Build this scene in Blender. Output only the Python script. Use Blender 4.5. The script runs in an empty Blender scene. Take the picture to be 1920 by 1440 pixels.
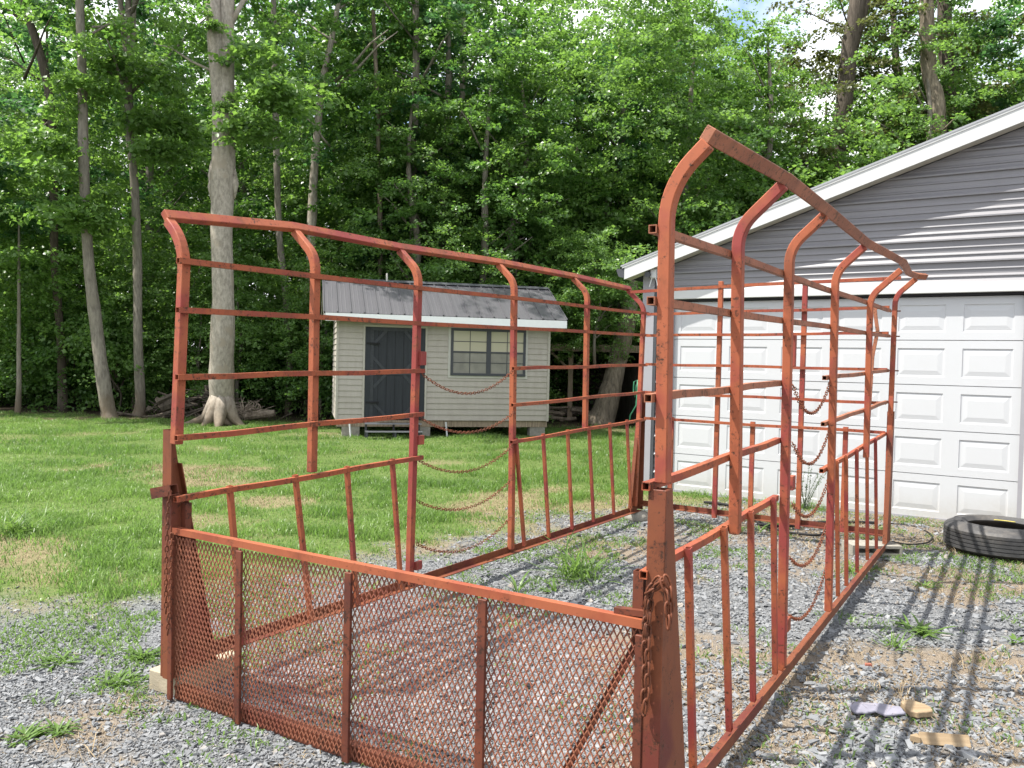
import bpy, bmesh, math, random
import numpy as np
from mathutils import Vector, Matrix
R = math.radians
random.seed(7); rng = np.random.default_rng(7)
sc = bpy.context.scene
COL = sc.collection

# ------------------------------------------------------------------ camera, sky, sun, exposure
FPX, PITCH, ROLL, H = 1568.83, 0.02701, 0.02254, 1.63258      # focal length in px of a 1920 px wide frame
cam_d = bpy.data.cameras.new('camera'); cam = bpy.data.objects.new('camera', cam_d); COL.objects.link(cam)
cam_d.sensor_width = 36; cam_d.lens = FPX / 1920 * 36; cam_d.clip_end = 800; cam_d.clip_start = 0.05
cam.matrix_world = Matrix.Translation((0, 0, H)) @ Matrix.Rotation(math.pi / 2 - PITCH, 4, 'X') @ Matrix.Rotation(ROLL, 4, 'Z')
sc.camera = cam
SUN_EL = R(62); TO_SUN = Vector((-.988 * math.cos(SUN_EL), -.154 * math.cos(SUN_EL), math.sin(SUN_EL))).normalized()
world = bpy.data.worlds.new('World'); sc.world = world; world.use_nodes = True
wn = world.node_tree; bg = wn.nodes['Background']; sky = wn.nodes.new('ShaderNodeTexSky')
sky.sky_type = 'NISHITA'; sky.sun_disc = False; sky.sun_elevation = SUN_EL; sky.sun_rotation = math.atan2(TO_SUN.x, TO_SUN.y)
sky.air_density = 1.0; sky.dust_density = 2.5
wc = wn.nodes.new('ShaderNodeTexCoord'); wz = wn.nodes.new('ShaderNodeTexNoise'); wz.inputs['Scale'].default_value = 3.2; wz.inputs['Detail'].default_value = 6; wz.inputs['Roughness'].default_value = .6
wn.links.new(wc.outputs['Generated'], wz.inputs['Vector'])
wr = wn.nodes.new('ShaderNodeValToRGB'); wr.color_ramp.elements[0].position = .36; wr.color_ramp.elements[1].position = .54; wn.links.new(wz.outputs[0], wr.inputs[0])
wm = wn.nodes.new('ShaderNodeMix'); wm.data_type = 'RGBA'; wm.inputs[7].default_value = (6.2, 6.3, 6.4, 1); wn.links.new(wr.outputs[0], wm.inputs[0]); wn.links.new(sky.outputs[0], wm.inputs[6])
wn.links.new(wm.outputs[2], bg.inputs[0]); bg.inputs[1].default_value = 0.15
sl = bpy.data.lights.new('sun', 'SUN'); sl.energy = 5.0; sl.angle = R(.53); sl.color = (1, .955, .88)
so = bpy.data.objects.new('sun', sl); COL.objects.link(so); so.rotation_euler = TO_SUN.to_track_quat('Z', 'Y').to_euler()
sc.view_settings.view_transform = 'Standard'; sc.view_settings.look = 'None'; sc.view_settings.exposure = 1.13; sc.view_settings.gamma = 1
sc.cycles.max_bounces = 8; sc.cycles.diffuse_bounces = 4; sc.cycles.glossy_bounces = 3; sc.cycles.transmission_bounces = 6; sc.cycles.transparent_max_bounces = 6
sc.cycles.use_denoising = True

# ------------------------------------------------------------------ survey helpers: where a line of sight meets a real plane
CO = Vector((0, 0, H))
def ray(px, py):
    dx, dy = px - 960, py - 720; c, s = math.cos(ROLL), math.sin(ROLL)
    X, Y = c * dx + s * dy, -s * dx + c * dy
    return Vector((X, -Y * math.sin(PITCH) + FPX * math.cos(PITCH), -Y * math.cos(PITCH) - FPX * math.sin(PITCH)))
def meet(px, py, P, n):
    d = ray(px, py); n = Vector(n); return CO + d * ((Vector(P) - CO).dot(n) / d.dot(n))
def G(px, py, z=0): return meet(px, py, (0, 0, z), (0, 0, 1))
def atdepth(px, py, y): return meet(px, py, (0, y, 0), (0, 1, 0))

# ------------------------------------------------------------------ object helpers
def tag(o, label=None, cat=None, group=None, kind=None):
    if label: o['label'] = label
    if cat: o['category'] = cat
    if group: o['group'] = group
    if kind: o['kind'] = kind
    return o
def empty(name, loc=(0, 0, 0), rz=0, **k):
    o = bpy.data.objects.new(name, None); COL.objects.link(o); o.location = loc; o.rotation_euler = (0, 0, rz); o.empty_display_size = .1
    return tag(o, **k)
def copy_tree(root):
    c = root.copy(); COL.objects.link(c)
    for ch in list(root.children):
        d = ch.copy(); COL.objects.link(d); d.parent = c
        for g in list(ch.children):
            e = g.copy(); COL.objects.link(e); e.parent = d
    return c

class MB:
    def __init__(s): s.v = []; s.f = []
    def add(s, vs, fs):
        n = len(s.v); s.v += [tuple(v) for v in vs]; s.f += [tuple(i + n for i in f) for f in fs]; return s
    def box(s, a, b):
        x0, y0, z0 = a; x1, y1, z1 = b
        return s.add([(x0, y0, z0), (x1, y0, z0), (x1, y1, z0), (x0, y1, z0), (x0, y0, z1), (x1, y0, z1), (x1, y1, z1), (x0, y1, z1)],
                     [(0, 3, 2, 1), (4, 5, 6, 7), (0, 1, 5, 4), (1, 2, 6, 5), (2, 3, 7, 6), (3, 0, 4, 7)])
    def prism(s, poly, d):
        """closed polygon (3-D, planar) pushed along d"""
        n = len(poly); d = Vector(d); a = [Vector(p) for p in poly]
        vs = a + [p + d for p in a]
        return s.add(vs, [tuple(range(n))[::-1], tuple(range(n, 2 * n))] + [(i, (i + 1) % n, n + (i + 1) % n, n + i) for i in range(n)])
    def sweep(s, pts, a, b, up=(0, 0, 1), hollow=0, sec=None):
        """rectangular (a wide, b along up) or given section swept along a polyline"""
        pts = [Vector(p) for p in pts]; n = len(pts); up = Vector(up); rings = []; inner = []
        for i in range(n):
            t = ((pts[min(i + 1, n - 1)] - pts[i]).normalized() + (pts[i] - pts[max(i - 1, 0)]).normalized()).normalized() if 0 < i < n - 1 else \
                (pts[1] - pts[0]).normalized() if i == 0 else (pts[-1] - pts[-2]).normalized()
            sd = t.cross(up).normalized(); u = sd.cross(t).normalized()
            k = 1.0
            if 0 < i < n - 1: k = 1 / max(.6, t.dot((pts[i + 1] - pts[i]).normalized()))
            if sec: rings.append([pts[i] + sd * x + u * y for x, y in sec])
            else:
                rings.append([pts[i] + sd * x + u * y for x, y in ((-a / 2, -b / 2), (a / 2, -b / 2), (a / 2, b / 2), (-a / 2, b / 2))])
                if hollow: w = hollow; inner.append([pts[i] + sd * x + u * y for x, y in ((-a / 2 + w, -b / 2 + w), (a / 2 - w, -b / 2 + w), (a / 2 - w, b / 2 - w), (-a / 2 + w, b / 2 - w))])
        m = len(rings[0]); vs = [v for r in rings for v in r]; fs = []
        for i in range(n - 1):
            for j in range(m): fs.append((i * m + j, i * m + (j + 1) % m, (i + 1) * m + (j + 1) % m, (i + 1) * m + j))
        if not hollow: fs += [tuple(range(m))[::-1], tuple((n - 1) * m + j for j in range(m))]
        s.add(vs, fs)
        if hollow:
            k0 = len(s.v) - len(vs)
            vi = [v for r in inner for v in r]; k1 = len(s.v); s.v += [tuple(v) for v in vi]
            for i in range(n - 1):
                for j in range(m): s.f.append((k1 + i * m + (j + 1) % m, k1 + i * m + j, k1 + (i + 1) * m + j, k1 + (i + 1) * m + (j + 1) % m))
            for i in (0, n - 1):
                for j in range(m):
                    q = (k0 + i * m + j, k1 + i * m + j, k1 + i * m + (j + 1) % m, k0 + i * m + (j + 1) % m)
                    s.f.append(q if i == 0 else q[::-1])
        return s
    def bar(s, p, q, a, b, up=(0, 0, 1), hollow=0): return s.sweep([p, q], a, b, up, hollow)
    def tube(s, pts, rad, n=8, cap=True, closed=False):
        pts = [Vector(p) for p in pts]; k = len(pts); r = rad if hasattr(rad, '__len__') else [rad] * k
        rings = []; prev = None
        for i in range(k):
            t = (pts[(i + 1) % k if closed else min(i + 1, k - 1)] - pts[(i - 1) % k if closed else max(i - 1, 0)]).normalized()
            if prev is None: u = t.orthogonal().normalized()
            else: u = (prev - t * prev.dot(t)).normalized()
            prev = u; w = t.cross(u)
            rings += [pts[i] + (u * math.cos(2 * math.pi * j / n) + w * math.sin(2 * math.pi * j / n)) * r[i] for j in range(n)]
        fs = []
        for i in range(k if closed else k - 1):
            i2 = (i + 1) % k
            for j in range(n): fs.append((i * n + j, i * n + (j + 1) % n, i2 * n + (j + 1) % n, i2 * n + j))
        if cap and not closed: fs += [tuple(range(n))[::-1], tuple((k - 1) * n + j for j in range(n))]
        return s.add(rings, fs)
    def lathe(s, prof, n=48, c=(0, 0, 0)):
        k = len(prof)
        vs = [(c[0] + r * math.cos(2 * math.pi * j / n), c[1] + r * math.sin(2 * math.pi * j / n), c[2] + z) for j in range(n) for r, z in prof]
        return s.add(vs, [(j * k + i, ((j + 1) % n) * k + i, ((j + 1) % n) * k + (i + 1) % k, j * k + (i + 1) % k) for j in range(n) for i in range(k)])
    def build(s, name, mat, parent=None, smooth=False, bevel=0, fixn=True):
        me = bpy.data.meshes.new(name); me.from_pydata(s.v, [], s.f)
        if fixn:
            bm = bmesh.new(); bm.from_mesh(me); bmesh.ops.recalc_face_normals(bm, faces=bm.faces[:])
            if bevel:
                es = [e for e in bm.edges if len(e.link_faces) == 2 and e.calc_face_angle(0) > .6]
                bmesh.ops.bevel(bm, geom=es, offset=bevel, segments=1, affect='EDGES', clamp_overlap=True)
            bm.to_mesh(me); bm.free()
        if smooth: me.polygons.foreach_set('use_smooth', [True] * len(me.polygons))
        me.materials.append(mat); o = bpy.data.objects.new(name, me); COL.objects.link(o)
        if parent: o.parent = parent
        return o

def np_mesh(name, verts, faces_flat, loop_tot, mat, attrs=None):
    """fast mesh from arrays: verts (n,3), flat face indices, vertices per face (array)"""
    me = bpy.data.meshes.new(name); me.vertices.add(len(verts)); me.vertices.foreach_set('co', np.ascontiguousarray(verts, np.float32).ravel())
    me.loops.add(len(faces_flat)); me.loops.foreach_set('vertex_index', np.ascontiguousarray(faces_flat, np.int32))
    starts = np.concatenate([[0], np.cumsum(loop_tot)[:-1]]).astype(np.int32)
    me.polygons.add(len(loop_tot)); me.polygons.foreach_set('loop_start', starts)
    for k, a in (attrs or {}).items():
        at = me.attributes.new(k, 'FLOAT', 'POINT'); at.data.foreach_set('value', np.ascontiguousarray(a, np.float32))
    me.update(calc_edges=True); me.validate(); me.materials.append(mat); return me

# ------------------------------------------------------------------ material helpers
class NT:
    def __init__(s, name):
        s.m = bpy.data.materials.new(name); s.m.use_nodes = True; s.t = s.m.node_tree; s.b = s.t.nodes['Principled BSDF']; s.out = s.t.nodes['Material Output']
        s.co = s.t.nodes.new('ShaderNodeTexCoord').outputs['Object']
    def n(s, typ, **k):
        nd = s.t.nodes.new('ShaderNode' + typ)
        for a, v in k.items(): setattr(nd, a, v)
        return nd
    def link(s, a, b): s.t.links.new(a, b)
    def scaled(s, v):
        mp = s.n('Mapping'); s.link(s.co, mp.inputs[0]); mp.inputs['Scale'].default_value = v; return mp.outputs[0]
    def noise(s, scale, detail=6, rough=.6, vec=None, dist=0):
        nd = s.n('TexNoise'); nd.inputs['Scale'].default_value = scale; nd.inputs['Detail'].default_value = detail; nd.inputs['Roughness'].default_value = rough; nd.inputs['Distortion'].default_value = dist
        s.link(vec or s.co, nd.inputs['Vector']); return nd.outputs[0]
    def ramp(s, fac, stops, interp='LINEAR'):
        nd = s.n('ValToRGB'); cr = nd.color_ramp; cr.interpolation = interp
        while len(cr.elements) < len(stops): cr.elements.new(.5)
        for e, (p, c) in zip(cr.elements, stops): e.position = p; e.color = (*c, 1) if len(c) == 3 else c
        s.link(fac, nd.inputs[0]); return nd.outputs[0]
    def step(s, fac, a, b):
        nd = s.n('MapRange'); nd.interpolation_type = 'SMOOTHSTEP'; nd.inputs[1].default_value = a; nd.inputs[2].default_value = b; s.link(fac, nd.inputs[0]); return nd.outputs[0]
    def mix(s, fac, a, b, mode='MIX'):
        nd = s.n('Mix', data_type='RGBA', blend_type=mode)
        for sock, v in ((nd.inputs[0], fac), (nd.inputs[6], a), (nd.inputs[7], b)):
            if isinstance(v, (int, float)): sock.default_value = v
            elif isinstance(v, tuple): sock.default_value = (*v, 1)
            else: s.link(v, sock)
        return nd.outputs[2]
    def math(s, op, a, b=0):
        nd = s.n('Math', operation=op)
        for sock, v in ((nd.inputs[0], a), (nd.inputs[1], b)):
            if isinstance(v, (int, float)): sock.default_value = v
            else: s.link(v, sock)
        return nd.outputs[0]
    def attr(s, name): nd = s.n('Attribute', attribute_name=name); return nd.outputs['Fac']
    def bump(s, h, dist=.005, st=.6):
        nd = s.n('Bump'); nd.inputs['Distance'].default_value = dist; nd.inputs['Strength'].default_value = st; s.link(h, nd.inputs['Height']); s.link(nd.outputs[0], s.b.inputs['Normal'])
    def col(s, c):
        if isinstance(c, tuple): s.b.inputs['Base Color'].default_value = (*c, 1)
        else: s.link(c, s.b.inputs['Base Color'])
    def set(s, rough=.6, spec=.4, metal=0):
        s.b.inputs['Roughness'].default_value = rough; s.b.inputs['Specular IOR Level'].default_value = spec; s.b.inputs['Metallic'].default_value = metal; return s.m

def plain(name, c, rough=.6, var=.15, scale=8, bump=0, bscale=40, spec=.35):
    t = NT(name); f = t.noise(scale, 6); c = tuple(x * .85 for x in c)
    t.col(t.ramp(f, [(.3, tuple(x * (1 - var) for x in c)), (.7, tuple(min(1, x * (1 + var)) for x in c))]))
    if bump: t.bump(t.noise(bscale, 5), bump)
    return t.set(rough, spec)

def rust_paint(name, faded, red, rust, rust_amt=.6):
    t = NT(name); faded, red, rust = (tuple(x * k for x, k in zip(q, (.77, .71, .66))) for q in (faded, red, rust))
    big = t.noise(2.6, 4, .55); mid = t.noise(9, 8, .7); fine = t.noise(55, 7, .75); st = t.noise(1, 7, .7, t.scaled((30, 30, 5)))
    c = t.mix(t.step(big, .47, .62), faded, red)
    br = t.noise(5.2, 7, .68, t.scaled((1, 1, .55)), .4)
    c = t.mix(t.math('MULTIPLY', t.step(br, .50, .66), .75), c, tuple(a * .45 + b * .75 for a, b in zip(faded, rust)))
    c = t.mix(t.step(mid, .52, .74), c, tuple(x * .66 for x in faded))
    spots = t.math('MULTIPLY', t.step(t.math('ADD', fine, t.math('MULTIPLY', mid, .5)), rust_amt + .26, rust_amt + .36), 1.0)
    c = t.mix(spots, c, rust)
    c = t.mix(t.math('MULTIPLY', t.step(st, .62, .75), .55), c, rust)
    t.col(c); t.bump(t.math('ADD', t.math('MULTIPLY', spots, -.5), t.math('MULTIPLY', fine, .5)), .0015, .5)
    return t.set(.62, .3)
M = {}
M['rack'] = rust_paint('faded_red_paint', (.37, .112, .052), (.27, .052, .048), (.06, .027, .016), .555)
M['rack_rail'] = rust_paint('faded_rail_paint', (.345, .097, .042), (.27, .06, .038), (.07, .03, .016), .53)
M['rust_rail'] = rust_paint('rusty_rail_paint', (.35, .145, .085), (.27, .11, .066), (.10, .052, .03), .52)
M['stake'] = rust_paint('rusty_stake_paint', (.19, .062, .028), (.13, .030, .022), (.05, .021, .011), .56)
M['gate'] = rust_paint('gate_rust', (.15, .045, .024), (.095, .027, .018), (.042, .018, .011), .52)
M['mesh'] = rust_paint('mesh_rust', (.31, .125, .075), (.23, .075, .05), (.10, .045, .028), .58)
M['chain'] = rust_paint('chain_rust', (.19, .062, .028), (.13, .042, .02), (.06, .024, .014), .55)
M['gate_top'] = rust_paint('gate_top_paint', (.33, .102, .048), (.27, .07, .036), (.07, .027, .015), .58)
M['white'] = plain('white_trim', (.55, .56, .555), .45, .03, 4)
M['door_white'] = plain('white_door', (.54, .55, .565), .5, .025, 3)
t = NT('white_door_dirty'); sx = t.n('SeparateXYZ'); t.link(t.co, sx.inputs[0]); nz = t.noise(2.2, 6, .65); fz = t.noise(28, 5)
low = t.math('MULTIPLY', t.step(t.math('ADD', sx.outputs['Z'], t.math('MULTIPLY', nz, .5)), .62, .2), t.math('ADD', t.math('MULTIPLY', fz, .55), .10))
t.col(t.mix(t.math('MULTIPLY', t.step(nz, .5, .7), .16), t.mix(low, (.43, .44, .455), (.30, .265, .215)), (.39, .39, .39))); M['door_white'] = t.set(.45, .35)
M['trim_grey'] = plain('grey_trim', (.30, .295, .32), .5, .04, 5)
M['dark_grey'] = plain('dark_grey_metal', (.055, .058, .066), .5, .1, 8)
M['fascia'] = plain('fascia_white', (.86, .87, .87), .5, .03)
M['trim_tan'] = plain('tan_trim', (.42, .39, .34), .55, .05)
M['black'] = plain('black_gap', (.012, .012, .013), .8, .2, 8)
M['concrete'] = plain('concrete', (.36, .31, .225), .9, .18, 12, .004, 90)
M['cinder'] = plain('cinder_concrete', (.26, .245, .21), .92, .2, 14, .006, 70)
M['soffit'] = plain('cream_soffit', (.50, .485, .44), .6, .04)

# siding of the garage: fine vertical dirt streaks on grey-violet sheet
t = NT('garage_siding'); st = t.noise(1, 6, .7, t.scaled((5, 5, .5)))
t.col(t.ramp(st, [(.3, (.168, .165, .176)), (.7, (.183, .180, .192))])); M['siding'] = t.set(.42, .45)
t = NT('shed_siding'); a = t.noise(1, 6, .7, t.scaled((9, 9, 2.0))); b = t.noise(3.5, 5)
t.col(t.mix(t.step(b, .55, .8), t.ramp(a, [(.3, (.315, .285, .25)), (.72, (.37, .34, .30))]), (.29, .26, .225))); M['shed_siding'] = t.set(.6, .3)
t = NT('shed_roof_metal'); a = t.noise(1, 6, .7, t.scaled((6, .8, .8))); b = t.noise(2.3, 5)
t.col(t.mix(t.step(b, .5, .75), t.ramp(a, [(.3, (.056, .055, .062)), (.7, (.068, .066, .073))]), (.054, .054, .061))); M['shed_roof'] = t.set(.45, .5)
M['roof_metal'] = plain('roof_sheet', (.30, .31, .33), .4, .05, 4, spec=.5)
t = NT('shed_door_paint'); a = t.noise(1, 6, .7, t.scaled((25, 25, 1.5)))
t.col(t.ramp(a, [(.3, (.015, .018, .023)), (.7, (.027, .030, .036))])); t.bump(a, .003); M['door_dark'] = t.set(.6, .3)
M['door_brace'] = plain('brace_paint', (.036, .040, .047), .55, .2, 14)
t = NT('blind_behind_glass'); w = t.n('TexWave', wave_type='BANDS', bands_direction='Z'); w.inputs['Scale'].default_value = 18; w.inputs['Distortion'].default_value = .6
t.link(t.co, w.inputs[0]); t.col(t.ramp(w.outputs[0], [(0, (.34, .32, .23)), (1, (.44, .41, .31))])); t.set(.12, .6); M['blind'] = t.m
t = NT('screened_pane'); t.col(t.ramp(t.noise(3, 5, .6), [(.3, (.16, .155, .135)), (.7, (.25, .24, .205))])); M['screen'] = t.set(.15, .6)

def bark(name, lo, hi, sx=22, sz=3.5, bump=.02, patch=None):
    t = NT(name); a = t.noise(1, 8, .7, t.scaled((sx, sx, sz))); b = t.noise(2.6, 6, .65); lo, hi = tuple(x * .75 for x in lo), tuple(x * .92 for x in hi)
    c = t.ramp(a, [(.32, lo), (.62, hi)])
    if patch: c = t.mix(t.step(b, .52, .64), c, patch)
    if patch:                                                       # splashed earth on the lowest metre
        sz_ = t.n('SeparateXYZ'); t.link(t.co, sz_.inputs[0]); c = t.mix(t.math('MULTIPLY', t.step(t.math('ADD', sz_.outputs['Z'], t.math('MULTIPLY', b, 1.6)), 1.75, .7), .85), c, (.105, .078, .052))
    t.col(c); t.bump(a, bump, .8); return t.set(.9, .15)
M['bark_pale'] = bark('pale_bark', (.215, .19, .155), (.37, .335, .285), 16, 7, .010, (.26, .225, .18))
M['bark_grey'] = bark('grey_bark', (.13, .115, .095), (.25, .225, .19), 20, 4, .015, (.19, .17, .14))
M['bark_dark'] = bark('dark_bark', (.055, .045, .036), (.12, .10, .08), 18, 3, .025)
M['bark_rough'] = bark('furrowed_bark', (.09, .075, .058), (.27, .225, .17), 16, 3, .035)
M['log'] = bark('dead_wood', (.12, .09, .065), (.30, .25, .20), 14, 14, .02)
t = NT('fresh_wood'); a = t.noise(1, 5, .6, t.scaled((3, 40, 40)))
t.col(t.ramp(a, [(.3, (.19, .135, .08)), (.7, (.29, .22, .14))])); M['wood'] = t.set(.7, .2)
M['old_wood'] = bark('weathered_wood', (.17, .13, .09), (.34, .27, .20), 40, 3, .006)
M['dark_wood'] = bark('dark_board', (.05, .042, .034), (.105, .09, .075), 30, 2, .006)
M['brown_roof'] = plain('rust_brown_roof', (.26, .10, .05), .7, .35, 3)

def leaf_mat(name, dark, light, trans, spec=.4):
    t = NT(name); tone = t.attr('tone')
    t.b.inputs['Specular Tint'].default_value = (1, 1, 1, 1)
    c = t.ramp(tone, [(0, dark), (.55, tuple((a + b) / 2 for a, b in zip(dark, light))), (1, light)])
    t.col(c); t.set(.36, spec)
    tr = t.n('BsdfTranslucent'); t.link(t.mix(.6, c, trans, 'MIX'), tr.inputs[0])
    mx = t.n('MixShader'); mx.inputs[0].default_value = .50; t.link(t.b.outputs[0], mx.inputs[1]); t.link(tr.outputs[0], mx.inputs[2]); t.link(mx.outputs[0], t.out.inputs[0])
    return t.m
M['leaf'] = leaf_mat('broadleaf', (.052, .115, .030), (.115, .21, .062), (.20, .40, .05))
M['leaf_pale'] = leaf_mat('pale_broadleaf', (.078, .15, .040), (.155, .26, .082), (.27, .48, .06))
M['leaf_deep'] = leaf_mat('deep_broadleaf', (.036, .095, .040), (.08, .17, .07), (.12, .30, .06))
M['leaf_olive'] = leaf_mat('olive_broadleaf', (.045, .06, .022), (.12, .125, .045), (.14, .17, .035))
M['grass'] = leaf_mat('grass_blade', (.055, .12, .026), (.22, .315, .095), (.20, .37, .06), .3)
t = NT('dry_grass_blade'); t.col(t.ramp(t.attr('tone'), [(0, (.13, .095, .055)), (1, (.31, .245, .155))])); M['dry'] = t.set(.8, .1)
M['weed'] = leaf_mat('weed_leaf', (.075, .14, .032), (.16, .26, .065), (.20, .34, .06), .35)
M['weed_grey'] = leaf_mat('grey_green_leaf', (.12, .16, .10), (.2, .25, .17), (.2, .27, .12), .2)

# ------------------------------------------------------------------ value noise for masks
def vnoise(x, y, seed=0):
    xi, yi = np.floor(x).astype(np.int64), np.floor(y).astype(np.int64); fx, fy = x - xi, y - yi
    fx, fy = fx * fx * (3 - 2 * fx), fy * fy * (3 - 2 * fy)
    def hsh(a, b):
        n = (a * 374761393 + b * 668265263 + seed * 1442695) & 0xffffffff
        n = ((n ^ (n >> 13)) * 1274126177) & 0xffffffff
        return ((n ^ (n >> 16)) & 0xffff) / 65535.0
    return (hsh(xi, yi) * (1 - fx) + hsh(xi + 1, yi) * fx) * (1 - fy) + (hsh(xi, yi + 1) * (1 - fx) + hsh(xi + 1, yi + 1) * fx) * fy
def fbm(x, y, seed=0, o=4):
    s = 0; a = .5; tot = 0
    for k in range(o): s = s + a * vnoise(x * 2 ** k, y * 2 ** k, seed + k * 17); tot += a; a *= .5
    return s / tot
def sstep(a, b, x): t = np.clip((x - a) / (b - a), 0, 1); return t * t * (3 - 2 * t)
def gravel_mask(x, y):
    yb = np.interp(x, [-14, -4, -2.5, -1.15, -.3, 1.4, 2.2, 6, 12], [5.3, 5.7, 5.75, 6.9, 8.0, 9.1, 9.6, 9.6, 9.6])
    return 1 - sstep(-.75, .75, y - yb + 1.2 * (fbm(x * 4.5, y * 4.5, 4, 3) - .5) + 2.6 * (fbm(x * .9, y * .9, 3) - .5))
def dry_mask(x, y):
    """straw and bare-soil patches among the stones"""
    n = fbm(x * 1.1, y * 1.1, 11, 4); bias = np.where(x > .4, .085, -.045) + np.where((y > 5.2) & (x > -1.0), .03, 0) - np.where(y < 3.2, .04, 0)
    return sstep(.49, .66, n + bias + .22 * (fbm(x * 6, y * 6, 12, 3) - .5))
def bare_mask(x, y):
    """thin, tan places in the lawn"""
    gm = gravel_mask(x, y); return .6 * 4 * gm * (1 - gm) * sstep(.35, .6, fbm(x * 3, y * 3, 29, 3)) * 1.0 + (1 - .6 * 4 * gm * (1 - gm)) * .9 * sstep(.575, .76, fbm(x * .75, y * .75, 23, 4) + .12 * (fbm(x * 4, y * 4, 24, 3) - .5) + .17 * sstep(3.2, 0, y - np.interp(x, [-14, -4, -2.5, -1.15, -.3, 1.4, 6], [5.3, 5.7, 5.75, 6.9, 8.0, 9.1, 9.6])))
def wood_mask(x, y): return sstep(-.6, .6, y - (20.9 - .05 * x) + 1.6 * (fbm(x * .35, y * .35, 31) - .5))
def bumpz(x, y): return (fbm(x * .7, y * .7, 41) - .5) * .06 * np.clip((y - 6) / 3, 0, 1) + (fbm(x * 3, y * 3, 43) - .5) * .015

# ------------------------------------------------------------------ GROUND (one sheet)
def build_ground():
    xs = np.concatenate([[-250, -120, -60, -35], np.arange(-24, -8, .5), np.arange(-8, 8, .1), np.arange(8, 24, .5), [35, 60, 120, 250]])
    ys = np.concatenate([[-60, -20, -5], np.arange(0, 12, .1), np.arange(12, 34, .4), [40, 60, 120, 300]])
    X, Y = np.meshgrid(xs, ys); x, y = X.ravel(), Y.ravel()
    z = np.where((np.abs(x) < 24) & (y > 0) & (y < 34), bumpz(x, y), 0) - .004
    nx, ny = len(xs), len(ys); i, j = np.meshgrid(np.arange(nx - 1), np.arange(ny - 1)); a = (j * nx + i).ravel()
    f = np.stack([a, a + 1, a + nx + 1, a + nx], 1)
    t = NT('ground_cover'); gr, dr, ba, wo = t.attr('gravel'), t.attr('dry'), t.attr('bare'), t.attr('wood')
    vo = t.n('TexVoronoi', feature='F1'); vo.inputs['Scale'].default_value = 75; t.link(t.co, vo.inputs['Vector'])
    ve = t.n('TexVoronoi', feature='DISTANCE_TO_EDGE'); ve.inputs['Scale'].default_value = 75; t.link(t.co, ve.inputs['Vector'])
    bw = t.n('RGBToBW'); t.link(vo.outputs['Color'], bw.inputs[0])
    stone = t.ramp(bw.outputs[0], [(.1, (.10, .105, .11)), (.5, (.15, .155, .16)), (.9, (.21, .215, .22))])
    n1, n2, n3 = t.noise(1.5, 6), t.noise(14, 8, .7), t.noise(90, 6, .7)
    straw = t.ramp(n3, [(.3, (.12, .098, .075)), (.5, (.19, .155, .118)), (.72, (.27, .23, .18))])
    soil = t.ramp(n2, [(.35, (.075, .12, .03)), (.65, (.115, .155, .045))])
    tan = t.ramp(n2, [(.3, (.14, .125, .06)), (.7, (.24, .20, .12))])
    litter = t.ramp(n2, [(.3, (.022, .017, .011)), (.7, (.06, .043, .028))])
    g = t.mix(dr, stone, straw)
    lawn = t.mix(ba, soil, tan)
    c = t.mix(gr, lawn, g); c = t.mix(wo, c, litter); t.col(c)
    hgt = t.math('ADD', t.math('MULTIPLY', t.step(ve.outputs['Distance'], 0, .25), .7), t.math('MULTIPLY', n3, .5)); t.bump(hgt, .012, .7)
    mat = t.set(.93, .15)
    me = np_mesh('ground', np.stack([x, y, z], 1), f.ravel(), np.full(len(f), 4), mat,
                 dict(gravel=gravel_mask(x, y), dry=dry_mask(x, y), bare=bare_mask(x, y), wood=wood_mask(x, y)))
    me.polygons.foreach_set('use_smooth', [True] * len(me.polygons))
    o = bpy.data.objects.new('ground', me); COL.objects.link(o); tag(o, 'gravel, lawn and leaf litter on level ground', 'ground', kind='structure')
build_ground()

def scatter(n, y0, y1, spread=.66, power=1.0):
    """n random spots in the wedge in front of the camera"""
    y = np.sqrt(rng.random(n) * (y1 ** 2 - y0 ** 2) + y0 ** 2) if power == 1 else y0 + (y1 - y0) * rng.random(n) ** power
    x = (rng.random(n) * 2 - 1) * (spread * y + .4); return x, y

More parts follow.
